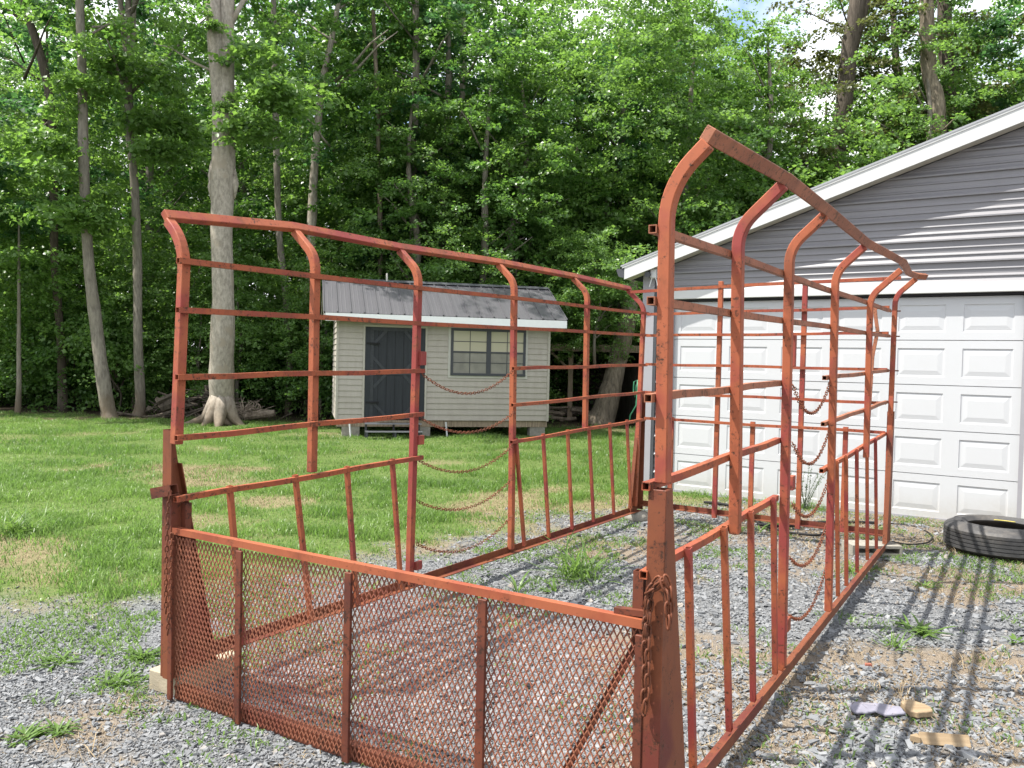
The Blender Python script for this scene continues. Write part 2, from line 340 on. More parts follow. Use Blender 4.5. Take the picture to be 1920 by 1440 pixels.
# ---- crushed stone
def build_stones():
    X, Y = [], []
    for n, a, b in ((120000, 1.7, 4.6), (130000, 4.6, 10.5)):
        x, y = scatter(n, a, b); X.append(x); Y.append(y)
    x, y = np.concatenate(X), np.concatenate(Y)
    gm, dm = gravel_mask(x, y), dry_mask(x, y)
    keep = rng.random(len(x)) < gm * (1 - .70 * dm) * (.65 + .35 * sstep(.35, .6, fbm(x * 2, y * 2, 51)))
    gd = (y - (10.32 - .658 * (x - 2.78)) > -.1) & (x > .9)
    keep &= ~gd; x, y = x[keep], y[keep]; n = len(x)
    fine = sstep(.6, -1.2, x)                                                    # smaller, crushed finer on the left-hand drive
    s = (.0038 + .0054 * rng.random(n) ** 2.0 + .009 * (rng.random(n) < .05)) * (1 - .35 * fine)
    base = np.array([(-1, -1, -1), (1, -1, -1), (1, 1, -1), (-1, 1, -1), (-1, -1, 1), (1, -1, 1), (1, 1, 1), (-1, 1, 1)], float)
    v = base[None] * (1 + 1.1 * (rng.random((n, 8, 3)) - .5))
    v[:, 4:, :2] *= .62 + .3 * rng.random((n, 1, 1))
    sc3 = np.stack([s * (1 + .8 * rng.random(n)), s * (.65 + .5 * rng.random(n)), s * (.22 + .42 * rng.random(n))], 1)
    v *= sc3[:, None, :]
    a, tx, ty = rng.random(n) * 6.283, (rng.random(n) - .5) * .85, (rng.random(n) - .5) * .85
    z = v[..., 2] + v[..., 0] * tx[:, None] + v[..., 1] * ty[:, None]
    xx = v[..., 0] * np.cos(a)[:, None] - v[..., 1] * np.sin(a)[:, None] + x[:, None]
    yy = v[..., 0] * np.sin(a)[:, None] + v[..., 1] * np.cos(a)[:, None] + y[:, None]
    zz = z + (bumpz(x, y) + sc3[:, 2] * .55)[:, None]
    V = np.stack([xx, yy, zz], 2).reshape(-1, 3)
    F = np.array([(0, 3, 2, 1), (4, 5, 6, 7), (0, 1, 5, 4), (1, 2, 6, 5), (2, 3, 7, 6), (3, 0, 4, 7)])
    F = (F[None] + (np.arange(n) * 8)[:, None, None]).reshape(-1)
    t = NT('slate_stone'); tone = t.attr('tone'); nz = t.noise(120, 4)
    c = t.ramp(tone, [(0, (.082, .087, .094)), (.3, (.122, .129, .137)), (.7, (.168, .176, .186)), (.92, (.22, .226, .232)), (1, (.22, .185, .145))])
    t.col(t.mix(.35, c, t.ramp(nz, [(.3, (.11, .115, .12)), (.7, (.22, .225, .23))]))); mat = t.set(.72, .35)
    me = np_mesh('gravel', V, F, np.full(n * 6, 4), mat, dict(tone=np.repeat(rng.random(n), 8)))
    me.shade_flat(); o = bpy.data.objects.new('gravel', me); COL.objects.link(o); tag(o, 'loose blue-grey crushed slate covering the drive', 'gravel', kind='stuff')
build_stones()

# ---- blades
def blades(name, x, y, hgt, wid, lean, mat, tone, z0=None, seg=2):
    n = len(x); a = rng.random(n) * 6.283; b = rng.random(n) * 6.283
    ux, uy = np.cos(a), np.sin(a); lx, ly = np.cos(b) * lean * hgt, np.sin(b) * lean * hgt
    z = bumpz(x, y) if z0 is None else z0
    V = np.zeros((n, 5, 3)); hs = [0, .55, 1]; ws = [.5, .42]
    for k in range(2):
        for q, sg in ((0, -1), (1, 1)):
            V[:, k * 2 + q, 0] = x + lx * hs[k] ** 1.8 + ux * wid * ws[k] * sg; V[:, k * 2 + q, 1] = y + ly * hs[k] ** 1.8 + uy * wid * ws[k] * sg; V[:, k * 2 + q, 2] = z + hgt * hs[k] - .004 * (k == 0)
    V[:, 4, 0] = x + lx; V[:, 4, 1] = y + ly; V[:, 4, 2] = z + hgt * np.clip(1 - .35 * lean, .2, 1)
    off = (np.arange(n) * 5)[:, None]
    F = np.concatenate([off + np.array([0, 1, 3, 2]), off + np.array([2, 3, 4])], 1).ravel()
    tot = np.tile([4, 3], n)
    return np_mesh(name, V.reshape(-1, 3), F, tot, mat, dict(tone=np.repeat(tone, 5)))
def in_garage(x, y): return (y - (10.32 - .658 * (x - 2.78)) > -.02) & (x > 1.72 + .658 * (y - 11.03))
def build_lawn():
    X, Y = [], []
    for n, a, b in ((190000, 4.6, 11), (300000, 11, 22.5)):
        x, y = scatter(n, a, b, .68); X.append(x); Y.append(y)
    x, y = np.concatenate(X), np.concatenate(Y)
    gm, bm_, wm = gravel_mask(x, y), bare_mask(x, y), wood_mask(x, y)
    clump = fbm(x * 2.2, y * 2.2, 61)
    keep = (rng.random(len(x)) < (1 - gm) ** 2.2 * (1 - .78 * bm_) * (1 - .92 * wm) * (.35 + .65 * sstep(.35, .6, clump))) & ~in_garage(x, y)
    x, y, clump, bm_ = x[keep], y[keep], clump[keep], bm_[keep]; n = len(x)
    h = (.03 + .05 * rng.random(n)) * (.55 + 1.35 * sstep(.42, .72, clump)) * (1 - .35 * bm_) * (.55 + .45 * sstep(.25, 0, gravel_mask(x, y)))
    tone = np.clip(.38 * rng.random(n) + 1.1 * (fbm(x * .8, y * .8, 71) - .5) + .5 * (fbm(x * 3.2, y * 3.2, 73) - .5) + .32 + .15 * bm_, 0, 1)
    me = blades('grass', x, y, h, .0055 + .0035 * rng.random(n), .35 + .8 * rng.random(n), M['grass'], tone)
    o = bpy.data.objects.new('lawn_grass', me); COL.objects.link(o); tag(o, 'mown green lawn grass in front of the shed and wood', 'grass', kind='stuff')
    # dry stems and small weeds: in the tan places and between the stones
    x, y = scatter(230000, 1.8, 13, .66); gm, dm, bm_ = gravel_mask(x, y), dry_mask(x, y), bare_mask(x, y)
    p = gm * dm * .75 * sstep(.38, .62, fbm(x * 3.1, y * 3.1, 81)) + (1 - gm) * bm_ * .5
    k = (rng.random(len(x)) < p) & ~in_garage(x, y); x, y = x[k], y[k]; n = len(x)
    me = blades('dry_grass', x, y, (.014 + .034 * rng.random(n)) * (.7 + 1.3 * sstep(.52, .68, fbm(x * 6, y * 6, 83, 3))), .0025 + .002 * rng.random(n), .7 + 2.2 * rng.random(n), M['dry'], rng.random(n))
    o = bpy.data.objects.new('dry_grass', me); COL.objects.link(o); tag(o, 'short straw-coloured dry grass between stones and lawn', 'dry grass', kind='stuff')
    x, y = scatter(190000, 2.2, 10.5, .66); gm = gravel_mask(x, y)
    zone = np.clip(.05 + .30 * sstep(-.9, -1.8, x) * sstep(3.0, 4.4, y) + .16 * sstep(5.0, 7.5, y) * (x > -1) - .02 * (x > 1.0), 0, 1)
    p = gm * sstep(.47, .57, fbm(x * 2.6, y * 2.6, 91, 4) + .34 * zone - .035 - .06 * (x > -1.2)) * (.22 + zone * 2.6)
    dgar = (10.32 - .658 * (x - 2.78)) - y
    p = p + .35 * (np.abs(dgar - .25) < .2) * (x > 1) * sstep(.45, .6, fbm(x * 2.5, y * 2.5, 93))
    k = (rng.random(len(x)) < p) & ~in_garage(x, y); x, y = x[k], y[k]; n = len(x)
    me = blades('low_weeds', x, y, (.010 + .035 * rng.random(n)), .005 + .006 * rng.random(n), .6 + 1.4 * rng.random(n), M['weed'], rng.random(n))
    o = bpy.data.objects.new('low_weeds', me); COL.objects.link(o); tag(o, 'low green weeds creeping through the gravel', 'weeds', kind='stuff')
build_lawn()

# ------------------------------------------------------------------ STEEL RACK
YAW, W, L = .5435, 2.387, 5.613
RO = Vector((-1.5526, 3.9209, 0)); AX = Vector((math.sin(YAW), math.cos(YAW), 0)); PR = Vector((math.cos(YAW), -math.sin(YAW), 0))
def rl(P): q = P - RO; return Vector((q.dot(PR), q.dot(AX), P.z))
def onside(px, py, w): return rl(meet(px, py, RO + PR * w, PR))
def oncross(px, py, s): return rl(meet(px, py, RO + AX * s, AX))
rack = empty('steel_rack', RO, -YAW, label='tall rusty red steel rack of curved uprights and rails, open at the front', cat='steel rack')
RZ = {2: 2.062, 3: 1.835, 4: 1.525, 5: 1.243, 6: .958}
def rz(k, s): return RZ[k] + .018 * s
UP = 0.042
def upright(side_w, s_top, s_bot, zbot, top, bracket=None, name='upright'):
    """straight leg, then bent outwards at the top; top = (w, z) of the tip"""
    sg = -1 if side_w < .5 else 1; w = side_w; off = abs(top[0] - w); rb = .26 if abs(s_top) < .1 else .17; A_ = R(47)
    ls = max(.02, (off - rb * (1 - math.cos(A_))) / math.sin(A_)); zc = top[1] - rb * math.sin(A_) - ls * math.cos(A_)
    pts = [Vector((w, s_bot, zbot)), Vector((w, (s_bot + s_top) / 2, (zbot + zc) / 2)), Vector((w, s_top, zc))]
    for k in range(1, 8):
        ang = A_ * k / 7; pts.append(Vector((w + sg * rb * (1 - math.cos(ang)), s_top, zc + rb * math.sin(ang))))
    pts.append(Vector((top[0], s_top, top[1])))
    # channel section: back, two flanges, a shallow groove on the outer face
    return MB().sweep(pts, UP, .046, (0, 1, 0)).build(name, M['rack'], rack, bevel=.004)
right_up = [((1328, 262), (1250, 420), (1243, 905), 0), ((1470, 340), (1384, 470), (1378, 1000), 1), ((1548, 398), (1480, 500), (1465, 1255), 0),
            ((1622, 458), (1566, 540), (1553, 1145), 0), ((1690, 503), (1632, 560), (1624, 858), 1), ((1718, 520), (1678, 578), (1660, 1018), 0)]
left_up = [((316, 410), (345, 491), (331, 833), 0), ((553, 430), (591, 516), (585, 885), 1), ((750, 467), (784, 541), (768, 1072), 0),
           ((935, 494), (964, 553), (958, 1028), 0), ((1075, 520), (1101, 570), (1097, 803), 1), ((1178, 543), (1207, 587), (1190, 955), 0)]
tops = {0: [], 1: []}; UPS = {0: [], 1: []}
for sidei, lst in ((1, right_up), (0, left_up)):
    w = W if sidei else 0
    for i, (tp, r2, bt, short) in enumerate(lst):
        A, B = onside(*r2, w), onside(*bt, w); T = oncross(*tp, A.y)
        zb = B.z if (short or i == 0) else max(.09, min(B.z, .16))
        if i == 5: zb = .16
        upright(w, A.y, B.y, zb, (T.x, T.z - .012)); tops[sidei].append(Vector((T.x, A.y, T.z))); UPS[sidei].append((A.y, B.y))
# top rails: bent angle iron through the tips
for sidei in (0, 1):
    sg = 1 if sidei else -1; pts = [p + Vector((sg * .004, 0, .012)) for p in tops[sidei]]
    pts[0].y -= .02
    if sidei:                                                       # the far end is kinked level
        pts[4:] = [oncross(1693, 491, tops[1][4].y), oncross(1704, 512, 5.35) , oncross(1718, 517, 5.68), oncross(1736, 519, 5.80)]
    else: pts[5] = pts[5] + Vector((0, .05, 0))
    q = [pts[0]]
    for a, b in zip(pts[:-1], pts[1:]): q += [a.lerp(b, .5), b]
    MB().sweep(q, .036, .05, (sg * .55, 0, .83)).build('top_rail', M['rust_rail'] if sidei else M['rack'], rack, bevel=.003)
# side rails, with a gap at the doorway between the third and fourth uprights
TB = .027
def rail(p, q, mat='rack_rail', name='rail'):
    p, q = Vector(p), Vector(q); n = 6; k = random.random() * 6
    pts = [p.lerp(q, i / n) + Vector((0, 0, .004 * math.sin(k + i * 1.7) * (0 < i < n))) for i in range(n + 1)]
    return MB().sweep(pts, TB, TB, (0, 0, 1), hollow=.003).build(name, M[mat], rack)
for sidei in (0, 1):
    w = W - .036 if sidei else .036; s3, s4 = UPS[sidei][2][0], UPS[sidei][3][0]
    for k in (2, 3): rail((w, -.05, rz(k, 0)), (w, L + .04, rz(k, L)), 'rust_rail' if sidei else 'rack_rail')
    for k in (4, 5, 6):
        s3 = UPS[sidei][2][0] + .03; s4 = UPS[sidei][3][0] - .05
        rail((w, -.05, rz(k, 0)), (w, s3, rz(k, s3)), 'rust_rail' if sidei and k == 4 else 'rack_rail'); rail((w, s4, rz(k, s4)), (w, L + .03, rz(k, L)), 'rust_rail' if sidei and k < 6 else 'rack_rail')
# balusters under the sixth rail
def baluster(side_w, a, b, name='baluster'):
    A, B = onside(*a, side_w), onside(*b, side_w); A.z = rz(6, A.y) + .022; B.z = .115 + (.05 if side_w < .5 else 0)
    MB().bar(A, B, .024, .026, (0, 1, 0), hollow=.003).build(name, M['rack'], rack)
for a, b in [((1290, 1037), (1300, 1440)), ((1357, 997), (1367, 1380)), ((1407, 970), (1412, 1318)), ((1450, 945), (1453, 1263)), ((1586, 867), (1587, 1097)),
             ((1606, 858), (1607, 1075)), ((1625, 850), (1626, 1055)), ((1641, 840), (1643, 1033)), ((1568, 890), (1571, 1122))]: baluster(W - .012, a, b)
for a, b in [((430, 920), (456, 1193)), ((553, 905), (583, 1155)), ((650, 885), (669, 1127)), ((735, 870), (752, 1098)), ((967, 835), (983, 1022)), ((1018, 820), (1029, 1005)),
             ((1064, 812), (1073, 985)), ((1104, 805), (1113, 975)), ((1143, 798), (1151, 962)), ((1175, 795), (1183, 952))]: baluster(.03, a, b)
# bottom rails: angle iron
angle = [(-.03, -.022), (.03, -.022), (.03, -.016), (-.024, -.016), (-.024, .028), (-.03, .028)]
MB().sweep([(W - .004, .0, .115), (W - .004, L + .06, .075)], 0, 0, (0, 0, 1), sec=[(-x, y) for x, y in angle][::-1]).build('bottom_rail', M['stake'], rack)
MB().sweep([(.01, .0, .185), (.01, L, .125)], 0, 0, (0, 0, 1), sec=angle).build('bottom_rail', M['stake'], rack)
MB().sweep([(.03, L + .01, .18), (W, L + .01, .155)], 0, 0, (0, 0, 1), sec=angle).build('bottom_rail', M['stake'], rack)
# corner stakes: tall tapered channels
def stake(w, s, ztop, zbot, direction, mat='stake', wide=.25, in_sg=1):
    d = direction; th = .007; top, bot = .05, wide
    m = MB()
    poly = [Vector((w, s, zbot)), Vector((w, s + d * bot, zbot)), Vector((w, s + d * (top + (bot - top) * .12), zbot + (ztop - zbot) * .86)), Vector((w, s + d * top, ztop)), Vector((w, s, ztop))]
    m.prism(poly, (th, 0, 0))
    x0, x1 = (w + th, w + .062) if in_sg > 0 else (w - .055, w)
    m.box((x0, min(s, s + d * th), zbot), (x1, max(s, s + d * th), ztop - .004))
    # lip along the sloping edge
    a, b = Vector((w + (th if in_sg > 0 else 0), s + d * bot, zbot)), Vector((w + (th if in_sg > 0 else 0), s + d * (top + (bot - top) * .12), zbot + (ztop - zbot) * .86))
    m.add([a, b, b + Vector((in_sg * .03, 0, 0)), a + Vector((in_sg * .03, 0, 0)), a + Vector((0, -d * .006, 0)), b + Vector((0, -d * .006, 0)), b + Vector((in_sg * .03, -d * .006, 0)), a + Vector((in_sg * .03, -d * .006, 0))],
          [(0, 1, 2, 3), (7, 6, 5, 4), (0, 4, 5, 1), (1, 5, 6, 2), (2, 6, 7, 3), (3, 7, 4, 0)])
    return m.build('corner_stake', M[mat], rack)
stake(-.085, -.03, 1.275, .10, 1, in_sg=1, wide=.30)
stake(W + .022, -.03, 1.235, .005, 1, in_sg=-1, wide=.30)
stake(-.03, L + .05, 1.36, .11, -1, in_sg=1, wide=.26)
stake(W + .022, L + .08, 1.26, .095, -1, in_sg=-1, wide=.24)
# sleeve round the front right post
MB().bar((W, -.01, .02), (W, -.01, 1.235), .062, .06, (0, 1, 0), hollow=.005).build('post_sleeve', M['stake'], rack, bevel=.003)
MB().bar((-.03, -.015, .10), (-.03, -.015, .97), .05, .05, (0, 1, 0), hollow=.004).build('post_sleeve', M['stake'], rack)
# rear frame
yb = L - .02
MB().sweep([(-.14, yb, 2.385), (1.1, yb, 2.425), (2.44, yb, 2.45)], .022, .03).build('top_rail', M['rack_rail'], rack)
for z0, z1 in ((2.15, 2.19), (1.93, 1.96), (1.635, 1.635), (1.345, 1.335), (1.075, 1.07)):
    rail((.06, yb - .02, z0), (W - .03, yb - .02, z1))
for w, za, zb in ((.815, 2.47, .12), (1.62, 2.46, .11)): MB().bar((w, yb + .015, zb), (w, yb + .015, za), .045, .04, (0, 1, 0)).build('upright', M['rack'], rack, bevel=.003)
for w in (.345, 1.17, 2.02): MB().bar((w, yb + .012, .13), (w, yb + .012, 1.10), .042, .035, (0, 1, 0), hollow=.003).build('baluster', M['rack'], rack)
MB().sweep([(2.24, yb - .05, 2.19), (2.25, yb - .05, 2.10), (2.27, yb - .05, 1.98), (2.235, yb - .05, 1.75), (2.215, yb - .05, .99)], .03, .022, (0, 1, 0)).build('strap', M['rust_rail'], rack)
# hinge and latch brackets at the doorway
def bracket(px, py, w, hh, dw=.03):
    p = onside(px, py, w); MB().box((p.x - .012, p.y - dw, p.z - hh / 2), (p.x + .012, p.y + dw, p.z + hh / 2)).build('bracket', M['rack'], rack, bevel=.002)
bracket(792, 672, .03, .09); bracket(784, 1060, .03, .055); bracket(1485, 905, W - .02, .075); bracket(1476, 1170, W - .02, .07); bracket(1488, 658, W - .02, .16, .015); bracket(788, 825, .02, .06)
for k in (2, 3, 4, 5): MB().tube([(W - .05, L + .075, rz(k, L)), (W + .05, L + .075, rz(k, L))], .006, 6).build('bolt', M['chain'], rack)

# ------------------------------------------------------------------ GATE of expanded mesh across the front
gate = empty('mesh_gate', RO + AX * -.02, -YAW, label='low rusty gate of diamond mesh in a welded frame across the front of the rack', cat='gate')
def ongate(px, py): v = oncross(px, py, -.02); return v + Vector((0, .02, 0))
GX = [.0, .46, 1.095, 1.735, 2.342]; GT, GB = .805, .02
MB().bar((-.02, 0, GT), (2.352, 0, GT - .012), .034, .03, (0, 0, 1), hollow=.003).build('top_bar', M['gate_top'], gate, bevel=.0)
m = MB(); m.box((-.0, .009, GB - .016), (2.34, .014, GB + .038)); m.box((-.0, .009, GB + .0385), (2.34, .056, GB + .044)); m.build('bottom_bar', M['gate'], gate)
for i, x in enumerate(GX):
    wd = .03 if i in (0, 4) else .036
    MB().bar((x, -.019, GB - .012), (x, -.019, GT - (.03 if 0 < i < 4 else .045)), wd, .014, (0, 1, 0)).build('stile', M['gate'], gate, bevel=.002)
def mesh_panel(x0, x1, z0, z1):
    sw, lw, st, th = .0245, .048, .0046, .0022; V, F = [], []; n = 0
    nx = int(round((x1 - x0) / (sw / 2))); nz = int(round((z1 - z0) / (lw / 2)))
    dx, dz = (x1 - x0) / nx, (z1 - z0) / nz
    # diagonal strands, one zigzag column per half cell
    for c in range(nx):
        pts = []
        for r in range(nz + 1):
            s = (r + c) % 2; pts.append((x0 + (c + s) * dx, z0 + r * dz))
        for r, (x, z) in enumerate(pts):
            s = (r + c) % 2; ins = st * .5 * (1 if s else -1)
            # flat strip leaning out of the plane
            V += [(x - st * .55, -.0005 + th * (.8 if s else -.2), z), (x + st * .55, .0005 + th * (-.2 if s else .8), z), (x + st * .55, .0005 + th * (-.2 if s else .8) + th, z), (x - st * .55, -.0005 + th * (.8 if s else -.2) + th, z)]
            if r:
                a = n + (r - 1) * 4; b = n + r * 4
                F += [(a + j, a + (j + 1) % 4, b + (j + 1) % 4, b + j) for j in range(4)]
        n += 4 * (nz + 1)
    mm = MB(); mm.v = V; mm.f = F; mm.build('mesh_panel', M['mesh'], gate)
for a, b in zip(GX[:-1], GX[1:]): mesh_panel(a + .005, b - .005, GB - .004, GT - .028)
p, q = ongate(1190, 1207), ongate(1060, 1440); d = (q - p)
MB().bar(p + Vector((0, .022, 0)), p + d * 1.38 + Vector((0, .022, 0)), .024, .012, (0, 1, 0)).build('brace', M['gate'], gate)
MB().bar((.012, .05, .66), (.012, .05, .93), .034, .034, (0, 1, 0), hollow=.003).build('latch_tube', M['gate'], gate)
MB().bar((2.315, .035, .72), (2.315, .035, .955), .036, .036, (0, 1, 0), hollow=.003).build('latch_tube', M['gate'], gate)
MB().tube([(-.05, .0, GT + .005), (.05, .0, GT + .006)], .011, 8).build('hinge_pin', M['gate'], gate)
MB().bar((2.24, .012, GT + .012), (2.36, .012, GT + .02), .03, .02).build('hinge_pin', M['gate'], gate)

# ------------------------------------------------------------------ CHAINS
def chain_mesh(m, pts, pitch, wire, wide):
    """oval links laid along a polyline, each turned a quarter against the last"""
    pts = [Vector(p) for p in pts]; seg = [(b - a).length for a, b in zip(pts[:-1], pts[1:])]; tot = sum(seg); n = max(2, int(tot / pitch))
    def at(d):
        for a, b, l in zip(pts[:-1], pts[1:], seg):
            if d <= l or (a, b) == (pts[-2], pts[-1]): return a.lerp(b, min(1, d / max(l, 1e-6)))
            d -= l
        return pts[-1]
    for i in range(n):
        c = at((i + .5) * tot / n); t = (at(min(tot, (i + 1) * tot / n)) - at(i * tot / n)).normalized()
        u = t.cross(Vector((.31, .2, .93)) if abs(t.z) < .9 else Vector((1, .1, 0))).normalized(); w = t.cross(u)
        ang = R(45 + 90 * (i % 2) + random.uniform(-14, 14)); sd = u * math.cos(ang) + w * math.sin(ang)
        hl = pitch * .5 + wire * 1.1; hw = wide / 2 - wire; ring = []
        for k in range(10):
            a = 2 * math.pi * k / 10; ex = math.copysign(abs(math.cos(a)) ** .7, math.cos(a)); ring.append(c + t * hl * ex + sd * hw * math.sin(a) * (1.0))
        m.tube(ring, wire, 5, closed=True)
def hang(a, mdl, b, w, label, name='hanging_chain', group=None):
    A, B, Mi = onside(*a, w), onside(*b, w), onside(*mdl, w)
    s0, s1, s2 = A.y, Mi.y, B.y; pts = []
    for k in range(25):
        s = s0 + (s2 - s0) * k / 24
        z = A.z * (s - s1) * (s - s2) / ((s0 - s1) * (s0 - s2)) + Mi.z * (s - s0) * (s - s2) / ((s1 - s0) * (s1 - s2)) + B.z * (s - s0) * (s - s1) / ((s2 - s0) * (s2 - s1))
        pts.append((w, s - s0, z - A.z))
    m = MB(); chain_mesh(m, [(0, p[1], p[2]) for p in pts], (.026 if w < .5 else .0245), .0025, .025)
    loc = RO + PR * w + AX * s0 + Vector((0, 0, A.z))
    o = m.build(name, M['chain'], smooth=True, fixn=False); o.location = loc; o.rotation_euler = (0, 0, -YAW)
    return tag(o, label, 'chain', group)
GL, GRT = 'chains across the left doorway', 'chains across the right doorway'
for a, c, b, lab in [((791, 701), (877, 738), (966, 690), 'topmost rusty chain across the far side doorway, in front of the shed window'),
                     ((789, 784), (870, 811), (965, 772), 'second chain down in the far side doorway, in front of the shed piers'),
                     ((783, 862), (857, 885), (964, 832), 'third chain down in the far side doorway, seen against bright lawn'),
                     ((783, 940), (845, 956), (962, 896), 'fourth chain down in the far side doorway, seen against patchy lawn'),
                     ((781, 1020), (837, 1035), (960, 967), 'lowest chain in the far side doorway, close to the gravel')]: hang(a, c, b, .034, lab, group=GL)
for a, c, b, lab in [((1487, 722), (1519, 775), (1558, 712), 'topmost chain in the doorway of the near side, in front of the white door'),
                     ((1486, 830), (1516, 870), (1556, 803), 'second chain down in the doorway of the near side, in front of the white door'),
                     ((1485, 943), (1507, 968), (1555, 893), 'third chain down in the near side doorway, passing the grey-green weed by the white door'),
                     ((1481, 1045), (1503, 1061), (1552, 978), 'fourth chain down in the near side doorway, seen against gravel'),
                     ((1478, 1152), (1493, 1161), (1549, 1065), 'lowest chain in the near side doorway, seen against gravel')]: hang(a, c, b, W - .03, lab, group=GRT)
# chain heap hooked round the front right post and the chain at the front left post
def post_chain(pts_list, label, pitch, wire, wide):
    m = MB(); o0 = Vector(pts_list[0][0])
    for pts in pts_list: chain_mesh(m, [Vector(p) - o0 for p in pts], pitch, wire, wide)
    o = m.build('post_chain', M['chain'], smooth=True, fixn=False); o.location = RO + PR * o0.x + AX * o0.y + Vector((0, 0, o0.z)); o.rotation_euler = (0, 0, -YAW); return tag(o, label, 'chain')
wp = W - .045
def c4(px, py, s=-.065): return oncross(px, py, s)
post_chain([[c4(1236, 1083, -.08), c4(1218, 1105), c4(1211, 1140), c4(1209, 1200), c4(1208, 1270), c4(1207, 1340)], [c4(1238, 1090, -.08), c4(1222, 1112), c4(1216, 1160), c4(1215, 1222), c4(1214, 1290), c4(1209, 1335)],
            [c4(1211, 1112), c4(1232, 1100, -.08), c4(1247, 1090, -.08)], [c4(1216, 1118), c4(1212, 1170), c4(1213, 1220)],
            [c4(1241, 1085, -.08), c4(1250, 1110, -.08), c4(1253, 1150, -.08), c4(1253, 1178, -.08)], [c4(1247, 1080, -.08), c4(1257, 1105, -.07), c4(1257, 1150, -.07), c4(1254, 1172, -.07)]],
           'bunched heavy rusty chain looped over the front right post beside the gate end', .038, .0042, .027)
post_chain([[c4(319, 920), c4(315, 960), c4(312, 1040), c4(311, 1110), c4(311, 1150)], [c4(322, 1000), c4(320, 1080), c4(318, 1150), c4(314, 1190)]],
           'long rusty chain hanging down the front left post next to the mesh gate', .026, .0030, .020)
# short tube tied to the front left post
o0 = c4(304, 922); m = MB(); m.bar((-.055, 0, -.012), (.06, .02, .014), .05, .05, (0, 0, 1), hollow=.004)
o = m.build('tube_stub', M['gate']); o.location = RO + PR * o0.x + AX * o0.y + Vector((0, 0, o0.z)); o.rotation_euler = (0, 0, -YAW); tag(o, 'short rusty square tube tied crosswise to the front left post', 'tube')

# ------------------------------------------------------------------ blocks under the rack
def onrack(w, s, z=0): return RO + PR * w + AX * s + Vector((0, 0, z))
m = MB(); m.box((-.10, -.20, -.005), (.10, .20, .098)); o = m.build('concrete_block', M['concrete'], bevel=.006); o.location = onrack(-.125, .205); o.rotation_euler = (0, 0, -YAW + .05)
tag(o, 'solid tan concrete block under the front left post', 'block')
# hollow block: two cores showing on the long face
def hollow_block(l, d, h, wall=.03):
    m = MB(); xs = [-l / 2, -l / 2 + wall, -wall / 2, wall / 2, l / 2 - wall, l / 2]
    m.box((-l / 2, -d / 2, 0), (l / 2, d / 2, wall)); m.box((-l / 2, -d / 2, h - wall), (l / 2, d / 2, h))
    for a, b in ((0, 1), (2, 3), (4, 5)): m.box((xs[a], -d / 2, wall), (xs[b], d / 2, h - wall))
    return m
o = hollow_block(.44, .24, .092, .024).build('hollow_block', M['cinder']); o.location = G(1650, 1043) + Vector((-.02, .13, -.004)); o.rotation_euler = (0, 0, .02)
tag(o, 'grey hollow concrete block lying on its side under the far right post', 'block')
m = MB(); m.lathe([(.001, -.01), (.12, -.01), (.135, .03), (.125, .085), (.06, .105), (.001, .108)], 14); o = m.build('round_stone', M['cinder'], smooth=True); o.location = onrack(.0, L - .02); tag(o, 'round mossy grey stone under the far left post', 'stone')

# ------------------------------------------------------------------ GARAGE
GY = .58196; GO = Vector((2.7816, 10.324, 0)); GXV = Vector((math.cos(GY), -math.sin(GY), 0)); GN = Vector((math.sin(GY), math.cos(GY), 0))
gar = empty('garage', GO, -GY, label='grey metal garage with white trim and a large white panelled door', cat='garage')
def og(px, py, off=0): P = meet(px, py, GO + GN * off, GN); return Vector(((P - GO).dot(GXV), off, P.z))
TL, TR, DL, DR, DH = -1.27, 8.6, -.86, 2.995, 2.46                  # wall corners, door edges and height
p1, p2 = og(1270, 493), og(1920, 238); SL = (p2.z - p1.z) / (p2.x - p1.x)
def rake(t): return p1.z + SL * (t - p1.x) if t < (TL + TR) / 2 else p1.z + SL * ((TL + TR) - t - p1.x)
def t_at(z):                                                         # left edge of the gable wall at height z
    return max(TL, p1.x + (z - p1.z) / SL)
# ribbed sheet: profile repeated up the wall
prof = [(0, 0), (.006, -.030), (.022, -.030), (.060, 0), (.080, 0), (.083, -.011), (.090, -.011), (.112, 0), (.156, 0), (.159, -.011), (.166, -.011), (.188, 0)]
per = .235; zt = rake((TL + TR) / 2) - .02
zs = []; z = -.02
while z < zt:
    for dz, dy in prof:
        if z + dz < zt: zs.append((z + dz, dy))
    z += per
m = MB(); V = []; F = []
def strip(z0, y0, z1, y1, a0, b0, a1, b1):
    if b0 - a0 < .01 and b1 - a1 < .01: return
    m.add([(a0, y0, z0), (b0, y0, z0), (b1, y1, z1), (a1, y1, z1)], [(0, 1, 2, 3)])
for (z0, y0), (z1, y1) in zip(zs[:-1], zs[1:]):
    zm = (z0 + z1) / 2
    if zm < DH + .1:
        strip(z0, y0, z1, y1, TL, DL - .14, TL, DL - .14); strip(z0, y0, z1, y1, DR + .14, TR, DR + .14, TR)
    else:
        a0, a1 = t_at(z0), t_at(z1); strip(z0, y0, z1, y1, a0, TL + TR - a0, a1, TL + TR - a1)
m.build('wall', M['siding'], gar, fixn=False)
GD = 9.0
m = MB(); m.box((TL, .012, 0), (TL + .02, GD, rake(TL) + .0)); m.box((TR - .02, .012, 0), (TR, GD, rake(TR))); m.box((TL, GD, 0), (TR, GD + .02, rake(TL))); m.build('side_wall', M['siding'], gar)
